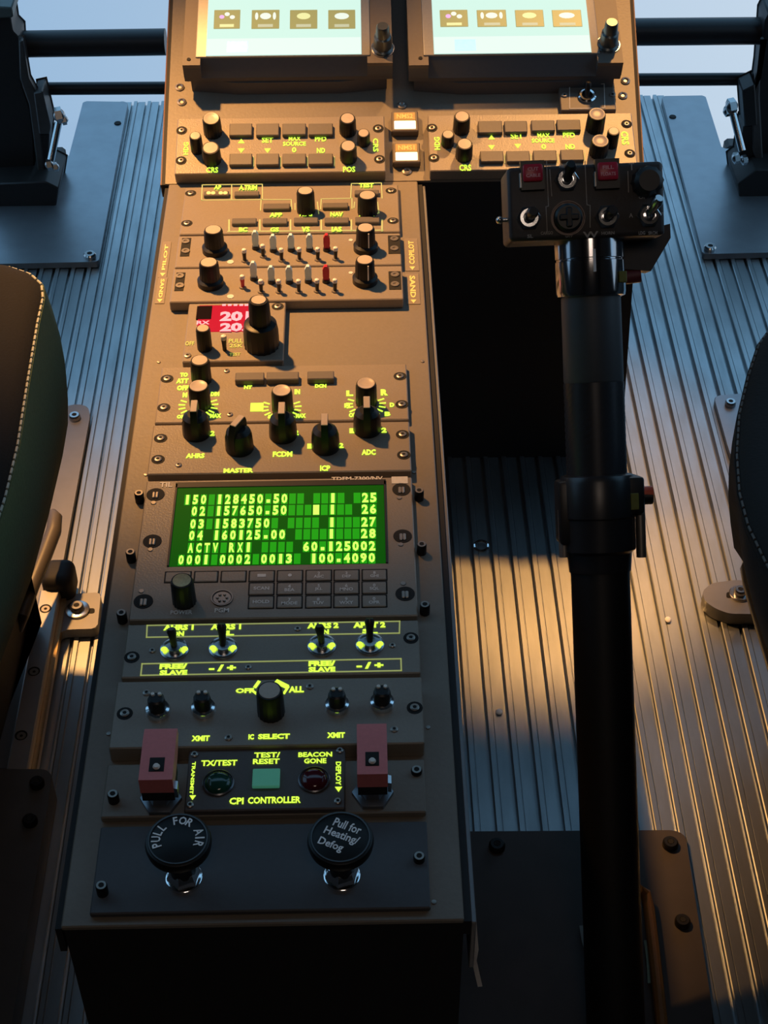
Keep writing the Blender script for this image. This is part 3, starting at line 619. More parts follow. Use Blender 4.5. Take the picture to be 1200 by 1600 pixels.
for px, py, ln in ((273, 1016, (-.001, .004)), (349, 1014, (-.0005, .0065)), (503, 1010, (-.001, .0035)), (578, 1008, (0, .0075))):
    c = p.q(px, py); b = NB(); lathe(b, [(.0072, p.t), (.0072, p.t+.0012), (.0062, p.t+.0016), (.0058, p.t+.0006), (.0036, p.t+.0006), (.0034, p.t+.0030), (.0026, p.t+.0030)], c.x, c.y, 28); o = p.part('toggle_ring', b, STEEL)
    b = NB()
    for sg in (-1, 1): lathe(b, [(.0019, p.t+.0006), (.0016, p.t+.0018)], c.x+sg*.0051, c.y-.0006, 10)
    p.part('ring_lettering', b, LEG, o)
    p0 = Vector((c.x, c.y, p.t+.002)); d = Vector((ln[0], ln[1], .0095)); b = NB(); L = d.length
    lathe(b, [(.0017, 0), (.0018, L*.5), (.0025, L*.85), (.0019, L)], seg=14, M=axisM(p0, d)); p.part('lever', b, BLK, o)
for s_ in ((206, 1027), (642, 997)): p.screw(*s_)
for s_ in ((238, 1017), (388, 1043), (465, 983), (613, 1009)): p.screw(*s_, .0016, False)
p.done()

# ---------------------------------------------------------------- intercom panel
p = Panel('intercom_panel', 'intercom panel with a central IC SELECT knob between four small chrome-collared posts', 'switch panel', DECK, X0-.0003, X1, 1061, 1165, .0105, pxm=425)
for w in (('IC', 388, 1147, 397, 1155.5), ('SELECT', 403, 1146, 453, 1155), None, ('XMIT', 299, 1149, 328, 1158), None, ('XMIT', 511, 1144, 539, 1153)):
    if w: p.txt(*w, bold=.05)
    else: p.part('lettering', p.g, LEG); p.g = NB()
p.part('lettering', p.g, LEG); p.g = NB()
for w in (('OFF', 368, 1075, 397, 1083), ('ALL', 451, 1072, 475, 1082)): p.txt(*w, bold=.05)
p.line([(394, 1079), (402, 1085)], .0012, p.g); p.line([(404, 1066), (399, 1073)], .0016, p.g); p.line([(444, 1083), (450, 1074)], .0012, p.g); p.line([(434, 1066), (446, 1072)], .0026, p.g)
p.knob(421, 1079, .0066, .016, flute=.04)
for px, py in ((247, 1110), (318, 1107), (527, 1102), (597, 1098)):
    c = p.q(px, py+2); t = p.t; b = NB(); lathe(b, [(.0062, t), (.0062, t+.0012), (.0056, t+.0026), (.0042, t+.003), (.0040, t+.001)], c.x, c.y, 24); o = p.part('post_switch', b, CHROME)
    b = NB(); lathe(b, [(.0042, t), (.0044, t+.006), (.0040, t+.0095), (.0030, t+.0102)], c.x, c.y, 20, .06, fr=(1, 2)); k = p.part('post_cap', b, KNOB, o)
    b = NB()
    for sg in (-1, 1): lathe(b, [(.0011, t+.0090), (.0009, t+.0112)], c.x+sg*.0016, c.y+.0018, 8)
    p.part('cap_dot', b, TIPW, o)
for s_ in ((195, 1115), (648, 1106)): p.screw(*s_)
for s_ in ((229, 1083), (357, 1153), (484, 1073), (616, 1140)): p.screw(*s_, .0018, False)
p.done()

# ---------------------------------------------------------------- lower plates
low = Panel('beacon_plate', 'dark mounting plate under the beacon controller and the two red guarded switches', 'mounting plate', DECK, -.1218, .0252, 1190, 1273, .0042, m=DECKM, pxm=412, plate='plate')
low.done()
BASE2 = Fr(T((0, 0, DZ+.0042)))
p = Panel('beacon_controller', 'small dark CPI CONTROLLER box with a teal square button between two round lenses', 'controller', BASE2, BASE2.loc(292, 1215, .004).x, BASE2.loc(539.5, 1215, .004).x, 1169.5, 1265, .004, m=mat('controller_dark', (.09, .075, .07), .5, 0, .1, 600, .2), pxm=414)
for w in (('TX/TEST', 314, 1187, 371, 1197), ('TEST/', 397, 1175, 438, 1184), ('RESET', 395, 1185, 437, 1194), ('BEACON', 466, 1174.5, 519, 1183), ('GONE', 475, 1184.5, 510, 1193), ('CPI', 358, 1246, 381, 1257), ('CONTROLLER', 387, 1244, 470, 1256)): p.txt(*w, bold=.035)
p.txt('TRANSMIT', 296, 1190, 306, 1241, ang=-math.pi/2); p.tri(301, 1246, .0014, False); p.txt('DEPLOY', 524.5, 1190, 533, 1227, ang=-math.pi/2); p.tri(529, 1233, .0016, False)
a = p.q(394, 1233); c = p.q(438, 1204); b = NB(); bx(b, a.x, c.x, a.y, c.y, p.t, p.t+.002, .0004); p.part('square_button', b, TEAL)
for px, py, m_, nm in ((341, 1224, DGREEN, 'green_lens'), (491, 1219, DRED, 'red_lens')):
    c = p.q(px, py); b = NB(); lathe(b, [(.0074, p.t-.0003), (.0074, p.t+.0008), (.0068, p.t+.0012), (.0064, p.t+.0004)], c.x, c.y, 30); o = p.part('lens_rim', b, mat('rim_dark', (.10, .10, .11), .3, .6), None)
    b = NB(); lathe(b, [(.0064, p.t), (.0060, p.t+.0012), (.0045, p.t+.0024), (.002, p.t+.003)], c.x, c.y, 26); p.part(nm, b, m_, o)
for s_ in ((304, 1179), (297, 1258), (531, 1173), (528, 1252)): p.screw(*s_, .0017, False)
p.done()
def guard(label, xa, xb, y_top, y_edge):
    h = .0225; t = .0042
    a = BASE2.loc(xa, y_edge, h); c = BASE2.loc(xb, y_edge, h); w = (c.x-a.x)/2
    M = T(((a.x+c.x)/2, a.y, DZ+t)); r = thing('guarded_switch', label, 'guarded switch', M)
    q = Fr(M); far = q.loc((xa+xb)/2, y_top+16, h).y
    prof = [(0, h-.0095), (0, h), (far, h), (far+.0062, h-.0012), (far+.0068, h-.0055), (far-.002, h-.0095)]
    MM = Matrix(((0, 0, 1, 0), (1, 0, 0, 0), (0, 1, 0, 0), (0, 0, 0, 1)))
    b = NB(); prism(b, prof, -w, w, MM); g = obj('guard_cover', b, RED, r)
    hy = far*.10+.0022
    b = NB(); bx(b, -w*.45, w*.45, hy, hy+.0078, h-.0004, h+.00015); o = obj('guard_slot', b, DSOCK, g)
    b = NB(); lathe(b, [(.0012, h-.0003), (.0017, h+.0008), (.0012, h+.0018)], 0, hy+.0022, 12); obj('lever_tip', b, TIPW, r)
    b = NB(); bx(b, -w*.97, w*.97, .0006, far*.7, h-.016, h-.0094); obj('switch_body', b, BLKM, r)
    b = NB(); lathe(b, [(.0095, 0), (.0095, .0022), (.0080, .003), (.006, .003), (.0045, .008)], 0, .0055, 6); obj('mounting_nut', b, mat('nut_dark', (.16, .17, .19), .3, .7), r)
    b = NB(); lathe(b, [(.0040, .003), (.0040, h-.015)], 0, .007, 16); obj('stem', b, BLKM, r)
    b = NB(); prism(b, [(w, -.0), (w+.0016, -.0004), (w+.0016, .004), (w, .0045)], h-.013, h-.0065); obj('spring_clip', b, STEEL, r)
guard('red guarded switch with square slot, beside the TRANSMIT arrow', 216, 269, 1137, 1219)
guard('red guarded switch with square slot, beside the DEPLOY arrow', 558, 606, 1129, 1210)
bot = Panel('heater_plate', 'plain dark plate at the near end of the console, under both pull knobs', 'mounting plate', DECK, -.1212, .0252, 1287, 1423, .0035, m=mat('plate_slate', (.07, .072, .08), .55, 0, .1, 300, .15), pxm=410, plate='plate'); bot.done()
def pull(label, px, py, lines, curved):
    z0 = DZ+.0035; B3 = Fr(T((0, 0, z0))); h = .030; c = B3.loc(px, py, h); M = T((c.x, c.y, z0)); r = thing('pull_knob', label, 'pull knob', M)
    b = NB(); lathe(b, [(.0075, 0), (.0075, .004), (.0066, .0055), (.0060, .0085), (.0052, .009)], seg=6, M=Matrix.Rotation(.3, 4, 'Z')); lathe(b, [(.0080, 0), (.0080, .0018), (.0074, .0022)], seg=26); obj('collar_nut', b, CHROME, r)
    b = NB(); lathe(b, [(.0056, .0065), (.0058, .015), (.0075, .021), (.0110, .0235), (.0138, .0250), (.0142, .0275), (.0136, .0295), (.0126, .0300)], seg=44); k = obj('knob', b, KNOB, r)
    b = NB(); lathe(b, [(.0129, .0298), (.0127, .0304), (.0121, .0304), (.0119, .0299)], seg=44); obj('rim', b, mat('rim_gloss', (.05, .052, .055), .25, .3), k)
    b = NB()
    if curved:
        n = len(lines)
        for i, ch in enumerate(lines):
            if ch == ' ': continue
            a_ = math.radians(200 - 218*i/(n-1)); R = .0093
            text(b, ch, R*math.cos(a_), R*math.sin(a_), min(.0033, .0040*glyphs(ch, .022)[2]*.85) if ch != 'I' else .0008, .0040, .0303, a_-math.pi/2, .022)
    else:
        an = -.42
        for i, s_ in enumerate(lines):
            o = Vector((-math.sin(an), math.cos(an)))*(.0062-.0058*i) + Vector((math.cos(an), math.sin(an)))*(.0006, .0002, -.0022)[i]
            text(b, s_, o.x, o.y, (.0126, .0158, .0112)[i], (.0044, .0052, .0050)[i], .0303, an, .022)
    obj('lettering', b, WHITE, k)
pull('round black pull knob with PULL FOR AIR printed in an arc', 278, 1311, 'PULL FOR AIR', True)
pull('round black pull knob with tilted print Pull for Heating/Defog', 532, 1308, ('Pull for', 'Heating/', 'Defog'), False)

# ---------------------------------------------------------------- collective lever
A = campt(962, 1600, .905); Bp = campt(921.5, 420, .87); ay = (Bp-A).normalized()
ax = (lx - ay*lx.dot(ay)); ax = (Vector((1, 0, 0)) - ay*ay.x).normalized(); az = ax.cross(ay)
M = Matrix(((ax.x, ay.x, az.x, A.x), (ax.y, ay.y, az.y, A.y), (ax.z, ay.z, az.z, A.z), (0, 0, 0, 1)))
F = Fr(M); cl = thing('collective_lever', 'tall black lever with switch box, polished collar and knurled grip rising from the floor', 'control lever', M)
def ly(py): return F.loc(940, py, 0).y
def along(prof, seg=32, flute=0, fr=None):
    b = NB(); lathe(b, prof, seg=seg, flute=flute, fr=fr, M=Matrix(((1, 0, 0, 0), (0, 0, 1, 0), (0, -1, 0, 0), (0, 0, 0, 1)))); return b
obj('tube', along([(.0165, -.012), (.0162, ly(860))]), mat('lever_black', (.009, .009, .010), .45, 0, .2, 200), cl)
y0 = ly(858); y1 = ly(806); y2 = ly(742)
ck = obj('clamp_collar', along([(.0170, y0-.012), (.0178, y0-.002), (.0200, y0), (.0200, y1-.001), (.0208, y1), (.0208, y2-.003), (.0195, y2), (.0168, y2+.0006)], 40), mat('collar_black', (.016, .016, .018), .32, 0, .2, 300), cl)
b = NB(); bx(b, .004, .0240, y1+.001, y2-.001, -.012, .013, .002, 2); obj('clamp_lug', b, BLK, ck)
b = NB(); bx(b, -.0225, -.012, y0+.004, y2-.002, -.012, .010, .002, 2); obj('clamp_lug', b, BLK, ck)
pc = F.loc(998, 776, 0); b = NB(); rod(b, (.0225, pc.y, .0), (.0300, pc.y, .0), .0047, .0045, 18); o = obj('button_stem', b, BLK, ck)
b = NB(); rod(b, (.0225, pc.y+.0014, .0002), (.0302, pc.y+.0014, .0002), .0042, .0042, 18); obj('red_button', b, mat('button_orange_red', (.75, .09, .03), .4), ck)
b = NB(); bx(b, .0160, .0205, pc.y-.006, pc.y+.003, .0110, .0133, .0003); obj('sticker', b, YSTK, ck)
for px, py in ((880, 858), (1000, 858)):
    c = F.loc(px, py, 0); b = NB(); rod(b, (c.x, c.y-.004, .004), (c.x, c.y+.022, .004), .0028, .0028, 12); obj('clamp_screw', b, SCREWM, ck)
yk0 = y2; yk1 = ly(597); n = 26; b = NB(); rings = []
for k in range(n+1):
    yy = yk0+(yk1-yk0)*k/n
    rings.append([b.verts.new(((.0166-(.0011 if (i+k) % 2 else 0))*math.cos(2*math.pi*i/44), yy, -(.0166-(.0011 if (i+k) % 2 else 0))*math.sin(2*math.pi*i/44))) for i in range(44)])
for a_, c_ in zip(rings, rings[1:]):
    for i in range(44): b.faces.new((a_[i], a_[(i+1) % 44], c_[(i+1) % 44], c_[i]))
b.faces.new(rings[0]); b.faces.new(rings[-1]); obj('knurled_grip', b, KNURL, cl, smooth=12)
obj('smooth_grip', along([(.0160, yk1), (.0164, yk1+.001), (.0162, ly(462))]), GRIP, cl)
yc0 = ly(462); yc1 = ly(376)
o = obj('polished_collar', along([(.0160, yc0-.001), (.0186, yc0), (.0190, yc0+.002), (.0190, yc0+.0185), (.0184, yc0+.0188), (.0184, yc0+.0196), (.0190, yc0+.02), (.0190, yc1), (.017, yc1+.001)], 48), COLLAR, cl)
b = NB(); bx(b, -.0007, .0007, yc0+.012, yc0+.024, .0180, .0192); obj('index_mark', b, WHITE, o)
b = NB(); bx(b, .0135, .0178, yc0+.006, yc0+.012, .007, .0142, .0004); obj('sticker', b, YSTK, o)
HF = .019; a = F.loc(796, 378, HF); c = F.loc(1036, 251, HF)
b = NB(); bx(b, a.x, c.x, a.y, c.y, -.020, HF, .0025, 3); hd = obj('switch_head', b, HEAD, cl)
q = [F.loc(*v, -.018) for v in ((958, 372), (1046, 350), (1047, 372), (1016, 424), (968, 420))]
b = NB(); prism(b, q, -.034, -.016); obj('rear_housing', b, mat('housing_brown', (.035, .025, .022), .55), hd)
b = NB(); rod(b, (F.loc(988, 432, -.02).x-.004, F.loc(988, 432, -.02).y, -.02), (F.loc(1000, 430, -.02).x, F.loc(988, 430, -.02).y, -.02), .0042); obj('side_button', b, mat('dull_red', (.12, .02, .025), .5), hd)
hl = NB()
def H(px, py, e=0): return F.loc(px, py, HF+e)
def htxt(s_, x0, y0, x1, y1, bm=None, e=.0002):
    a = H(x0, y1, e); c = H(x1, y0, e); text(bm or hl, s_, (a.x+c.x)/2, (a.y+c.y)/2, c.x-a.x, c.y-a.y, HF+e)
for (x0, y0, x1, y1), (s1, s2) in (((818, 255, 848, 284), ('CUT', 'CABLE')), ((935, 252, 966, 282), ('FILL', 'FLOATS'))):
    a = H(x0, y1, .007); c = H(x1, y0, .007); b = NB(); prism(b, [(a.x-.001, a.y-.004), (c.x+.001, a.y-.004), (c.x+.001, c.y+.002), (a.x-.001, c.y+.002)], HF-.001, HF+.0045); o = obj('guard_base', b, BLK, hd)
    b = NB(); bx(b, a.x, c.x, a.y, c.y, HF+.001, HF+.007, .0012, 2); k = obj('red_cap', b, REDK, hd)
    b = NB(); mx = (a.x+c.x)/2; d = c.y-a.y; w = c.x-a.x
    text(b, s1, mx, a.y+d*.70, w*.55, d*.20, HF+.0072); text(b, s2, mx, a.y+d*.34, w*.72, d*.20, HF+.0072); obj('cap_lettering', b, mat('cap_print', (.85, .35, .38), .5), hd)
    b = NB(); bx(b, a.x-.0018, a.x-.0006, a.y-.003, a.y+.005, HF, HF+.005, .0003); obj('hinge_pin', b, SCREWM, hd)
for px, py, ln in ((885, 281, (.001, .006, .012)), (826, 341, (.001, .002, .014)), (948, 339, (.001, .002, .014)), (1013, 337, (.004, .008, .012))):
    c = H(px, py); b = NB(); Mz = T((c.x, c.y, 0))
    lathe(b, [(.0066, HF-.0003), (.0066, HF+.002), (.0055, HF+.0026)], seg=6, M=Mz); lathe(b, [(.0048, HF+.002), (.0048, HF+.004), (.0034, HF+.004), (.0032, HF+.002)], seg=20, M=Mz); obj('toggle_nut', b, CHROME, hd)
    b = NB(); lathe(b, [(.0022, 0), (.0024, .007), (.0032, .012), (.0022, .0145)], seg=14, M=axisM((c.x, c.y, HF+.001), ln)); obj('toggle_lever', b, BLK if px != 1013 else STEEL, hd)
c = H(887, 341); b = NB(); lathe(b, [(.0092, HF), (.0092, HF+.0014), (.0086, HF+.0014), (.0084, HF+.0005)], c.x, c.y, 32); obj('hat_ring', b, mat('ring_bronze', (.12, .09, .08), .4, .5), hd)
b = NB(); lathe(b, [(.0078, HF), (.0074, HF+.005), (.0062, HF+.006)], c.x, c.y, 28); obj('hat_base', b, BLK, hd)
b = NB(); bx(b, c.x-.0052, c.x+.0052, c.y-.0016, c.y+.0016, HF+.005, HF+.008, .0006); bx(b, c.x-.0016, c.x+.0016, c.y-.0052, c.y+.0052, HF+.005, HF+.0081, .0006); obj('hat_cross', b, KNOB, hd)
c = H(1010, 285); b = NB(); lathe(b, [(.0085, HF), (.0080, HF+.008), (.0055, HF+.0095)], c.x, c.y, 24, .08, fr=(0, 1)); obj('rotary_knob', b, BLK, hd)
c = H(800, 341); b = NB(); rod(b, (c.x+.004, c.y, HF-.006), (c.x-.0055, c.y-.0002, HF-.006), .0012); ball(b, (c.x-.0060, c.y-.0002, HF-.006), .0021); obj('side_lever', b, STEEL, hd)
for pts in ([(854, 252), (857, 322), (853, 323), (855, 362)], [(859, 265), (862, 306)], [(914, 252), (917, 320), (922, 321), (922, 355)], [(981, 268), (982, 300)], [(1034, 266), (1036, 296)]):
    for u, v in zip(pts, pts[1:]): seg2(hl, H(*u), H(*v), .00045, HF-.0001, HF+.0002)
for w in (('RESET', 874, 256, 897, 262), ('SL', 824, 366, 833, 372), ('CARGO', 845, 361, 864, 367), ('OFF', 883, 365, 895, 371), ('HORN', 940, 361, 960, 367), ('LDG', 998, 361, 1008, 367), ('SRCH', 1013, 361, 1027, 367), ('T', 983, 254, 991, 266), ('W', 911, 361, 935, 372), ('ON', 998, 305, 1012, 311), ('A', 983, 333, 989, 340), ('F', 1031, 332, 1037, 337)): htxt(*w)
obj('lettering', hl, mat('head_print', (.42, .38, .35), .6), hd)

# ---------------------------------------------------------------- floor plates, rails, bolts
def fpoly(root, name, pts, z0, z1, m, bev=0):
    q = [FLOOR.loc(*v, z1) if not isinstance(v, Vector) else v for v in pts]; b = NB()
    prism(b, [(p.x-root.location.x, p.y-root.location.y) for p in q], z0-root.location.z, z1-root.location.z)
    if bev: bmesh.ops.bevel(b, geom=[e for e in b.edges if abs(e.verts[0].co.z-e.verts[1].co.z) < 1e-6 and e.verts[0].co.z > z1-root.location.z-1e-6], offset=bev, segments=1, affect='EDGES')
    return obj(name, b, m, root)
def bolt(root, px, py, z, r=.005, m=SCREWM, washer=0, name='bolt'):
    p = FLOOR.loc(px, py, z+.004)-Vector(root.location[:2]); z -= root.location.z; b = NB()
    if washer: lathe(b, [(washer, z), (washer, z+.0014), (washer*.93, z+.0018)], p.x, p.y, 26); w_ = obj('washer', b, STEEL, root); b = NB(); z += .0016
    lathe(b, [(r, z), (r, z+.003), (r*.8, z+.0044), (r*.42, z+.0044), (r*.40, z+.002)], p.x, p.y, 20); o = obj(name, b, m, root)
    b = NB(); lathe(b, [(r*.41, z+.002), (r*.41, z+.0045)], p.x, p.y, 6); obj('socket', b, DSOCK, o)
def rounded(pts, r, n=5):
    """round the corners of a polygon of Vectors"""
    out = []; N = len(pts)
    for i in range(N):
        p, a, c = pts[i], pts[i-1], pts[(i+1) % N]
        u = (a-p).normalized(); v = (c-p).normalized(); rr = min(r, (a-p).length*.45, (c-p).length*.45)
        for k in range(n+1):
            t = k/n; out.append((p+u*rr)*(1-t)**2+p*2*t*(1-t)+(p+v*rr)*t*t)
    return out
def FL(z, *pts): return [FLOOR.loc(*p, z) for p in pts]
r = thing('floor_plate', 'blue-grey floor plate under the pedal, with the olive seat in front of it', 'floor plate', T((-.35, 1.3, .001)))
q = FL(.007, (130, 158), (200, 159), (154, 409), (-130, 415), (-130, 255), (106, 250)); fpoly(r, 'plate', rounded(q, .0035), .001, .007, PLATE, .0008); bolt(r, 140, 396, .007, .0058, STEEL)
b = NB(); pz = FLOOR.loc(184, 193, .007)-Vector(r.location[:2]); lathe(b, [(.004, .0055), (.0035, .007)], pz.x, pz.y, 10); obj('plug', b, DSOCK, r)
r = thing('floor_plate', 'blue-grey floor plate under the pedal, with the black seat in front of it', 'floor plate', T((.4, 1.3, .001)))
q = FL(.007, (1034, 150), (1102, 149), (1128, 232), (1340, 238), (1340, 391), (1098, 397)); fpoly(r, 'plate', rounded(q, .0035), .001, .007, PLATE, .0008); bolt(r, 1110, 384, .007, .0058, STEEL)
b = NB(); pz = FLOOR.loc(1051, 183, .007)-Vector(r.location[:2]); lathe(b, [(.004, .0055), (.0035, .007)], pz.x, pz.y, 10); obj('plug', b, DSOCK, r)
# seat base by the olive seat
r = thing('seat_base_plate', 'long grey seat base plate bolted beside the olive seat', 'base plate', T((-.26, .85, .001)))
q = FL(.006, (104, 632), (136, 632), (141, 648), (88, 935), (60, 1200), (-80, 1200), (-20, 900), (60, 700)); fpoly(r, 'plate', rounded(q, .006), .001, .006, BRKT, .0006); bolt(r, 116, 648, .006, .0048, STEEL)
q = FL(.0095, (88, 930), (158, 925), (152, 982), (96, 984), (84, 1004), (74, 1004)); fpoly(r, 'slotted_bracket', rounded(q, .004), .001, .0095, BRKT, .0006); bolt(r, 120, 948, .0095, .0050, STEEL, .0088)
q = FL(.0097, (132, 951), (148, 950), (148, 958), (132, 959)); fpoly(r, 'slot', rounded(q, .002), .009, .0097, DSOCK)
r = thing('seat_rail', 'bright aluminium seat rail with three countersunk holes, beside the olive seat', 'rail', T((-.235, .74, .006)))
zr = .020; xa, xb = FLOOR.loc(62, 925, zr).x, FLOOR.loc(93, 925, zr).x; ya, yb = .50, FLOOR.loc(78, 921, zr).y
b = NB(); bx(b, xa+.235, xb+.235, ya-.74, yb-.74, .006, zr-.006, .001); obj('rail_head', b, mat('rail_aluminium', (.62, .62, .63), .3, .85, .1, 60), r)
b = NB(); bx(b, xa+.238, xb+.2385, ya-.74, yb-.74, .0, .0062); obj('rail_web', b, mat('rail_warm_reflection', (.55, .40, .22), .3, .8), r)  # orange reflection along the rail's side is put into this colour
for px, py in ((71, 951), (53, 1049), (33, 1149)):
    p = FLOOR.loc(px, py, zr); b = NB(); lathe(b, [(.0042, zr-.0064), (.0042, zr-.0058)], p.x+.235, p.y-.74, 20); o = obj('screw_hole', b, DSOCK, r)
    b = NB(); lathe(b, [(.0032, zr-.006), (.0030, zr-.0055), (.0012, zr-.0055), (.001, zr-.006)], p.x+.2352, p.y-.7405, 16); obj('screw', b, SCREWM, o)
pe = FLOOR.loc(90, 905, .022)
b = NB(); bx(b, pe.x+.235-.011, pe.x+.235+.012, pe.y-.74-.010, pe.y-.74+.016, -.003, .024, .007, 4); obj('end_cap', b, BLKM, r)
r = thing('seat_lever', 'curved dark grey adjustment lever along the olive seat edge', 'lever', T((-.21, .76, .06)))
pts = [P_+Vector((.21, -.76, -.06)) for P_ in [FLOOR.loc(*v, z).to_3d()+Vector((0, 0, z)) for v, z in (((82, 800), .062), ((86, 808), .062), ((84, 830), .06), ((70, 866), .058), ((50, 915), .055), ((34, 962), .05), ((29, 985), .04))]]
b = NB(); tube(b, pts, [.003, .0052, .0056, .0056, .0054, .005, .003], 12); obj('lever_grip', b, mat('lever_grey', (.10, .09, .085), .45), r)
r = thing('floor_cover_plate', 'dark cover plate with two socket bolts covering the seat rail end', 'cover plate', T((-.28, .6, .001)))
q = FL(.024, (-90, 1200), (72, 1202), (82, 1212), (60, 1345), (18, 1600), (-60, 1900), (-200, 1900)); fpoly(r, 'plate', rounded(q, .004), .001, .024, PLATED, .0008); bolt(r, 57, 1220, .024, .0048, KNOB); bolt(r, 46, 1279, .024, .0048, KNOB)
# brackets by the black seat
r = thing('seat_bracket', 'small grey bracket plate with one bolt, just ahead of the black seat', 'bracket', T((.32, 1.0, .001)))
q = FL(.006, (1115, 618), (1260, 608), (1260, 750), (1160, 760), (1138, 700)); fpoly(r, 'plate', rounded(q, .006), .001, .006, PLATE, .0006); bolt(r, 1142, 627, .006, .0046, STEEL)
r = thing('slotted_seat_bracket', 'rounded grey bracket with a slot and washer, next to the curved dark tube', 'bracket', T((.28, .81, .001)))
q = FL(.012, (1260, 915), (1150, 906), (1112, 911), (1097, 924), (1101, 939), (1118, 951), (1140, 959), (1260, 960)); fpoly(r, 'plate', rounded(q, .004), .001, .012, BRKT, .0006); bolt(r, 1157, 923, .012, .0046, STEEL, .0078)
q = FL(.0123, (1135, 925), (1148, 925), (1148, 934), (1135, 934)); fpoly(r, 'slot', rounded(q, .002), .0115, .0123, DSOCK)
r = thing('seat_tube', 'curved glossy dark tube at the foot of the black seat', 'tube', T((.3, .78, .03)))
pts = [FLOOR.loc(*v, z).to_3d()+Vector((0, 0, z))-Vector((.3, .78, .03)) for v, z in (((1215, 855), .05), ((1190, 866), .05), ((1176, 876), .05), ((1170, 890), .05), ((1174, 912), .05), ((1188, 960), .05), ((1215, 1050), .05), ((1260, 1180), .05))]
b = NB(); tube(b, pts, .0062, 14); obj('tube', b, mat('tube_gloss', (.05, .055, .065), .12, .7), r)
# plate under the lever
r = thing('floor_cover_plate', 'dark floor cover plate around the foot of the tall black lever', 'cover plate', T((.13, .5, .001)))
q = [Vector((.0455, FLOOR.loc(760, 1298, .005).y))] + FL(.005, (1052, 1297), (1071, 1304), (1112, 1570), (1118, 1750)) + [Vector((.0455, .36))]; fpoly(r, 'plate', rounded(q, .003), .001, .005, mat('plate_brown_dark', (.055, .045, .042), .5, .2, .25, 60), .0006)
bolt(r, 777, 1318, .005, .0052, KNOB); bolt(r, 1048, 1315, .005, .0050, KNOB); bolt(r, 1067, 1437, .005, .0048, KNOB)
def curve_thing(name, label, cat, pts, rad, m, flat=None):
    o0 = pts[len(pts)//2]; b = NB(); tube(b, [p-o0 for p in pts], rad, 10); o = obj(name, b, m, None, T(o0)); return tag(o, label, cat)
def fp(px, py, z): return FLOOR.loc(px, py, z).to_3d()+Vector((0, 0, z))
curve_thing('hose', 'brown-orange hose running down beside the lever foot', 'hose', [fp(996, 1390, .02), fp(1008, 1396, .014), fp(1014, 1420, .012), fp(1020, 1470, .0115), fp(1030, 1560, .0115), fp(1042, 1680, .0115)], .0036, HOSE)
def strip(label, pts, w, z, m, cat='strip', name='paper_strip'):
    q = [fp(px, py, zz) for (px, py), zz in zip(pts, z)]; o0 = q[0]; b = NB(); pv = None
    for p in q:
        v = [b.verts.new(p-o0+Vector((dx, 0, dz))) for dx, dz in ((-w/2, 0), (w/2, .0003), (w/2, .0009), (-w/2, .0006))]
        if pv:
            for i in range(4): b.faces.new((pv[i], pv[(i+1) % 4], v[(i+1) % 4], v[i]))
        else: b.faces.new(v)
        pv = v
    b.faces.new(pv); return tag(obj(name, b, m, None, T(o0)), label, cat)
strip('thin bent white strip standing off the near corner of the console', [(739, 1420), (742, 1460), (744, 1485), (741, 1502), (745, 1520), (750, 1542)], .0022, [.22, .20, .19, .18, .17, .16], mat('strip_white', (.96, .97, .97), .35))
strip('short pale strip against the lever foot, the longer one', [(910, 1447), (914, 1470), (919, 1488)], .004, [.006, .0065, .006], mat('strip_grey', (.36, .36, .33), .5))
strip('short pale strip against the lever foot, the lower tapered one', [(917, 1498), (919, 1515), (923, 1538)], .0035, [.006, .0065, .006], mat('strip_grey', (.36, .36, .33), .5))
strip('thin greenish strip between the lever foot and the hose', [(1008, 1470), (1012, 1500), (1014, 1537)], .0016, [.008, .008, .008], mat('strip_green', (.16, .25, .21), .5))
# ring and specks lying on the ribbed floor
c = fp(752, 850, .004); b = NB(); n = 20
for i in range(n):
    a0, a1 = 2*math.pi*i/n, 2*math.pi*(i+1)/n
    tube(b, [(.0052*math.cos(a0), .0042*math.sin(a0), .0012*math.sin(a0)), (.0052*math.cos(a1), .0042*math.sin(a1), .0012*math.sin(a1))], .0010, 6)
tag(obj('clip_ring', b, CHROME, None, T(c-Vector((0, 0, .002)))), 'small clear oval ring lying on the shadowed ribbed floor by the console', 'ring')
for px, py, r_, lb in ((780, 1112, .0023, 'tiny white speck on the ribbed floor between console and lever'), (1044, 968, .0024, 'tiny pale round speck on the ribbed floor by the slotted bracket')):
    b = NB(); bmesh.ops.create_icosphere(b, subdivisions=2, radius=r_, matrix=Matrix.Diagonal((1, 1.2, .5, 1))); tag(obj('paint_chip', b, WHITE, None, T(fp(px, py, .0015))), lb, 'speck')

# ---------------------------------------------------------------- pedals and torque tubes
VY = 1.385
VF = vframe(VY)
def v3(px, py, h=0): p = VF.loc(px, py, h); return VF.M @ Vector((p.x, p.y, h))
for lb, px0, px1, py0, py1, r_, nm in (('thick dark cross tube meeting the console beside the olive-seat pedal', -140, 259, 71.5, 65.5, .0122, 'torque_tube'), ('thick dark cross tube meeting the console beside the black-seat pedal', 987, 1330, 50, 47, .0125, 'torque_tube'),
                                   ('thin dark cross tube below the thick one, by the olive-seat pedal', 66, 260, 138.5, 137.5, .0060, 'push_tube'), ('thin dark cross tube below the thick one, by the black-seat pedal', 990, 1176, 124.5, 123.5, .0060, 'push_tube')):
    a, c = v3(px0, py0), v3(px1, py1); m_ = (a+c)/2; b = NB(); rod(b, a-m_, c-m_, r_, seg=24); tag(obj(nm, b, TUBEM, None, T(m_)), lb, 'tube')
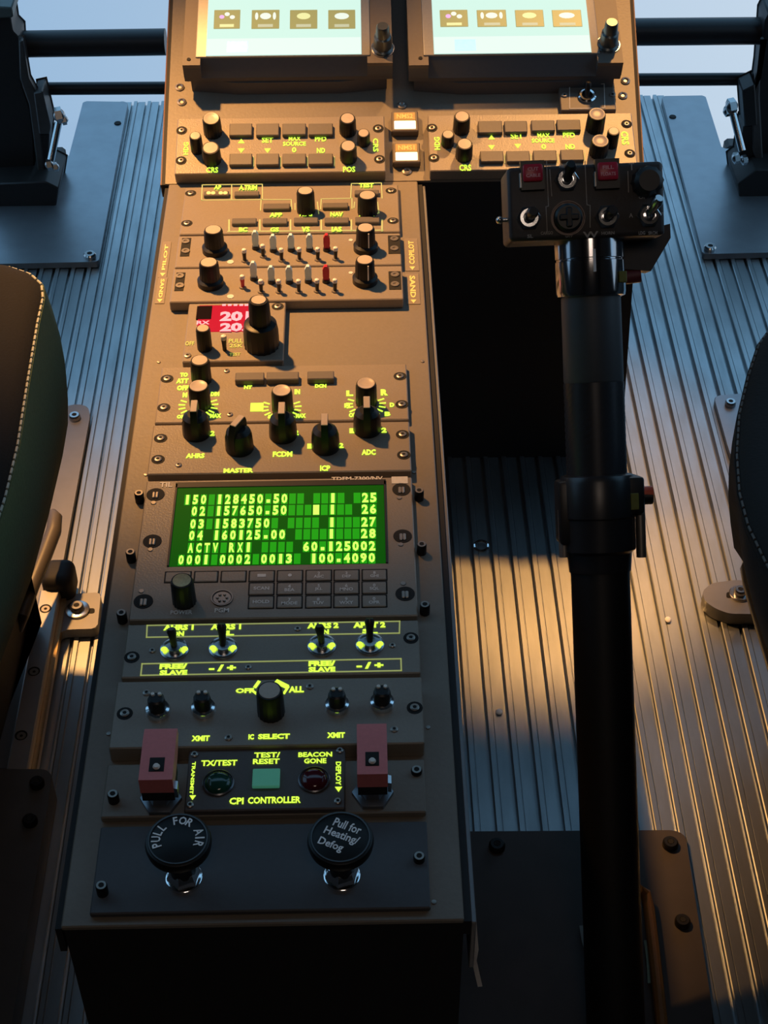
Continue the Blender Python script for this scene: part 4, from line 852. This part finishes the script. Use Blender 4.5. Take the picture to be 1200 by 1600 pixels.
def pedal(label, pl, link, balls, right):
    o0 = v3(*pl[0][1][0]); o0 = Vector((o0.x, VY, .0075)); r = thing('rudder_pedal', label, 'pedal', T(o0))
    for nm, pts, h0, h1, m_ in pl:
        b = NB(); q = [VF.loc(*p, (h0+h1)/2) for p in pts]; prism(b, q, h0, h1, T(-o0) @ VF.M); bmesh.ops.bevel(b, geom=b.edges[:], offset=.0012, segments=1, affect='EDGES'); obj(nm, b, m_, r)
    b = NB(); a, c = v3(*link[0], .03)-o0, v3(*link[1], .055)-o0; rod(b, a, c, .0036, .0036, 14); lk = obj('link_rod', b, CHROME, r)
    for bp, rr, h in balls:
        b = NB(); p = v3(*bp, h)-o0; ball(b, p, rr); lathe(b, [(rr*1.25, -rr*.5), (rr*1.25, rr*.5)], seg=6, M=axisM(p, (1, .2, .1))); obj('rod_end', b, STEEL, lk)
    return r
pedal('dark rudder pedal with chrome link rod, on the plate by the olive seat', [
    ('pedal_arm', [(-30, 335), (-30, 5), (20, 8), (24, 36), (34, 46), (38, 120), (52, 160), (56, 200), (60, 330)], -.012, .02, PEDM),
    ('pedal_pad', [(-40, 12), (-40, -12), (25, -8), (27, 8)], -.02, .03, mat('pad_teal', (.10, .13, .13), .5)),
    ('side_strap', [(30, 60), (36, 60), (46, 120), (58, 142), (70, 262), (60, 266), (46, 160), (32, 120)], .02, .028, PEDG),
    ('crank', [(55, 135), (69, 132), (82, 188), (80, 200), (64, 200)], .005, .03, PEDG), ('crank_pin', [(62, 198), (80, 198), (77, 262), (62, 262)], .0, .026, PEDM),
    ('base_block', [(-20, 322), (-20, 262), (78, 258), (98, 268), (90, 322)], -.01, .05, PEDM)],
    ((91, 192), (78, 256)), [((92, 180), .0062, .03), ((100, 187), .004, .03), ((77, 257), .0045, .056), ((87, 261), .0036, .056)], False)
pedal('dark rudder pedal with chrome link rod, on the plate by the black seat', [
    ('pedal_arm', [(1186, 322), (1180, 130), (1184, 100), (1190, 20), (1196, 8), (1260, 5), (1260, 325)], -.012, .02, PEDM),
    ('side_strap', [(1189, 60), (1195, 60), (1186, 118), (1176, 140), (1174, 232), (1184, 262), (1192, 262), (1186, 150)], .02, .028, PEDG),
    ('crank', [(1156, 132), (1176, 122), (1180, 186), (1160, 188)], .005, .03, PEDM), ('crank_pin', [(1158, 186), (1178, 186), (1174, 234), (1150, 240)], .0, .026, PEDM),
    ('base_block', [(1150, 312), (1144, 262), (1172, 240), (1260, 240), (1260, 316)], -.01, .05, PEDM)],
    ((1144, 172), (1160, 236)), [((1143, 166), .0062, .03), ((1136, 174), .004, .03), ((1150, 247), .0045, .056), ((1163, 250), .0040, .056)], True)

# ---------------------------------------------------------------- seats
def offs(pts, d):
    out = []; N = len(pts)
    for i in range(N):
        a, c = pts[i-1], pts[(i+1) % N]; t = (c-a).normalized(); out.append(pts[i]+Vector((t.y, -t.x))*d)
    return out
def loft(bm, rings):
    vs = [[bm.verts.new((p.x, p.y, z)) for p in r] for r, z in rings]
    for a, c in zip(vs, vs[1:]):
        for i in range(len(a)): bm.faces.new((a[i], a[(i+1) % len(a)], c[(i+1) % len(a)], c[i]))
    bm.faces.new(vs[0]); bm.faces.new(vs[-1])
def seat(label, low, up, side, top, seam_mat, z0, z1, bulge, pan):
    o0 = Vector((sum(p.x for p in up)/len(up), sum(p.y for p in up)/len(up), 0)); pl = [p-o0.xy for p in low]; pu = [p-o0.xy for p in up]
    r = thing('seat', label, 'seat', T(o0))
    def ring(t, d): return offs([a.lerp(c, t) for a, c in zip(pl, pu)], d)
    b = NB(); loft(b, [(ring(0, -.012), z0-.012), (ring(0, -.003), z0-.004)]+[(ring(t, bulge*math.sin(math.pi*t)), z0+(z1-z0)*t) for t in (0, .2, .4, .6, .8, .93, 1)]); obj('side_bolster', b, side, r, smooth=60)
    b = NB(); loft(b, [(offs(pu, d), z) for d, z in ((-.0005, z1-.004), (-.0012, z1), (-.004, z1+.004), (-.009, z1+.006), (-.015, z1+.007))]); obj('seat_top', b, top, r, smooth=60)
    b = NB(); path = [p.to_3d()+Vector((0, 0, z1+.0008)) for p in offs(pu, -.0012)]
    for a, c in zip(path, path[1:]):
        d = c-a; n = max(1, int(d.length/.0052))
        if d.length > .16: continue
        for i in range(n): rod(b, a+d*(i/n), a+d*((i+.72)/n), .00075, seg=5)
    obj('seam_stitching', b, seam_mat, r)
    b = NB(); prism(b, offs(pl, -pan), .026, z0-.008); obj('seat_pan', b, BLKM, r)
    return r
up = [Vector(v) for v in ((-.62, .10), (-.240, .10), (-.232, .25), (-.215, .40), (-.197, .50), (-.1875, .55), (-.1840, .606), (-.1836, .646), (-.186, .70), (-.1880, .754), (-.1882, .779), (-.1910, .793), (-.199, .8035), (-.2130, .8115), (-.235, .817), (-.30, .825), (-.45, .83), (-.62, .83))]
low = [Vector(v) for v in ((-.62, .10), (-.258, .10), (-.250, .25), (-.235, .40), (-.215, .50), (-.2055, .55), (-.1985, .606), (-.1935, .646), (-.1905, .70), (-.1890, .754), (-.1895, .785), (-.1920, .799), (-.199, .8085), (-.2130, .8155), (-.235, .821), (-.30, .829), (-.45, .834), (-.62, .834))]
seat('olive green fabric seat with charcoal top and white stitched seam', low, up, OLIVE, CHAR, THREAD, .195, .297, .0045, .05)
up = [Vector(v) for v in ((.62, .10), (.62, .83), (.40, .815), (.30, .79), (.26, .765), (.236, .742), (.2244, .724), (.213, .695), (.202, .662), (.195, .63), (.191, .600), (.191, .575), (.195, .548), (.205, .51), (.222, .46), (.245, .40), (.27, .10))]
low = [p+Vector((.012+.016*(p.y < .66), -.004)) for p in up]
seat('black seat cushion with a grey stitched seam, next to the tall lever', low, up, SBLK, SBLK, mat('thread_grey', (.16, .15, .14), .8), .20, .297, .004, .06)
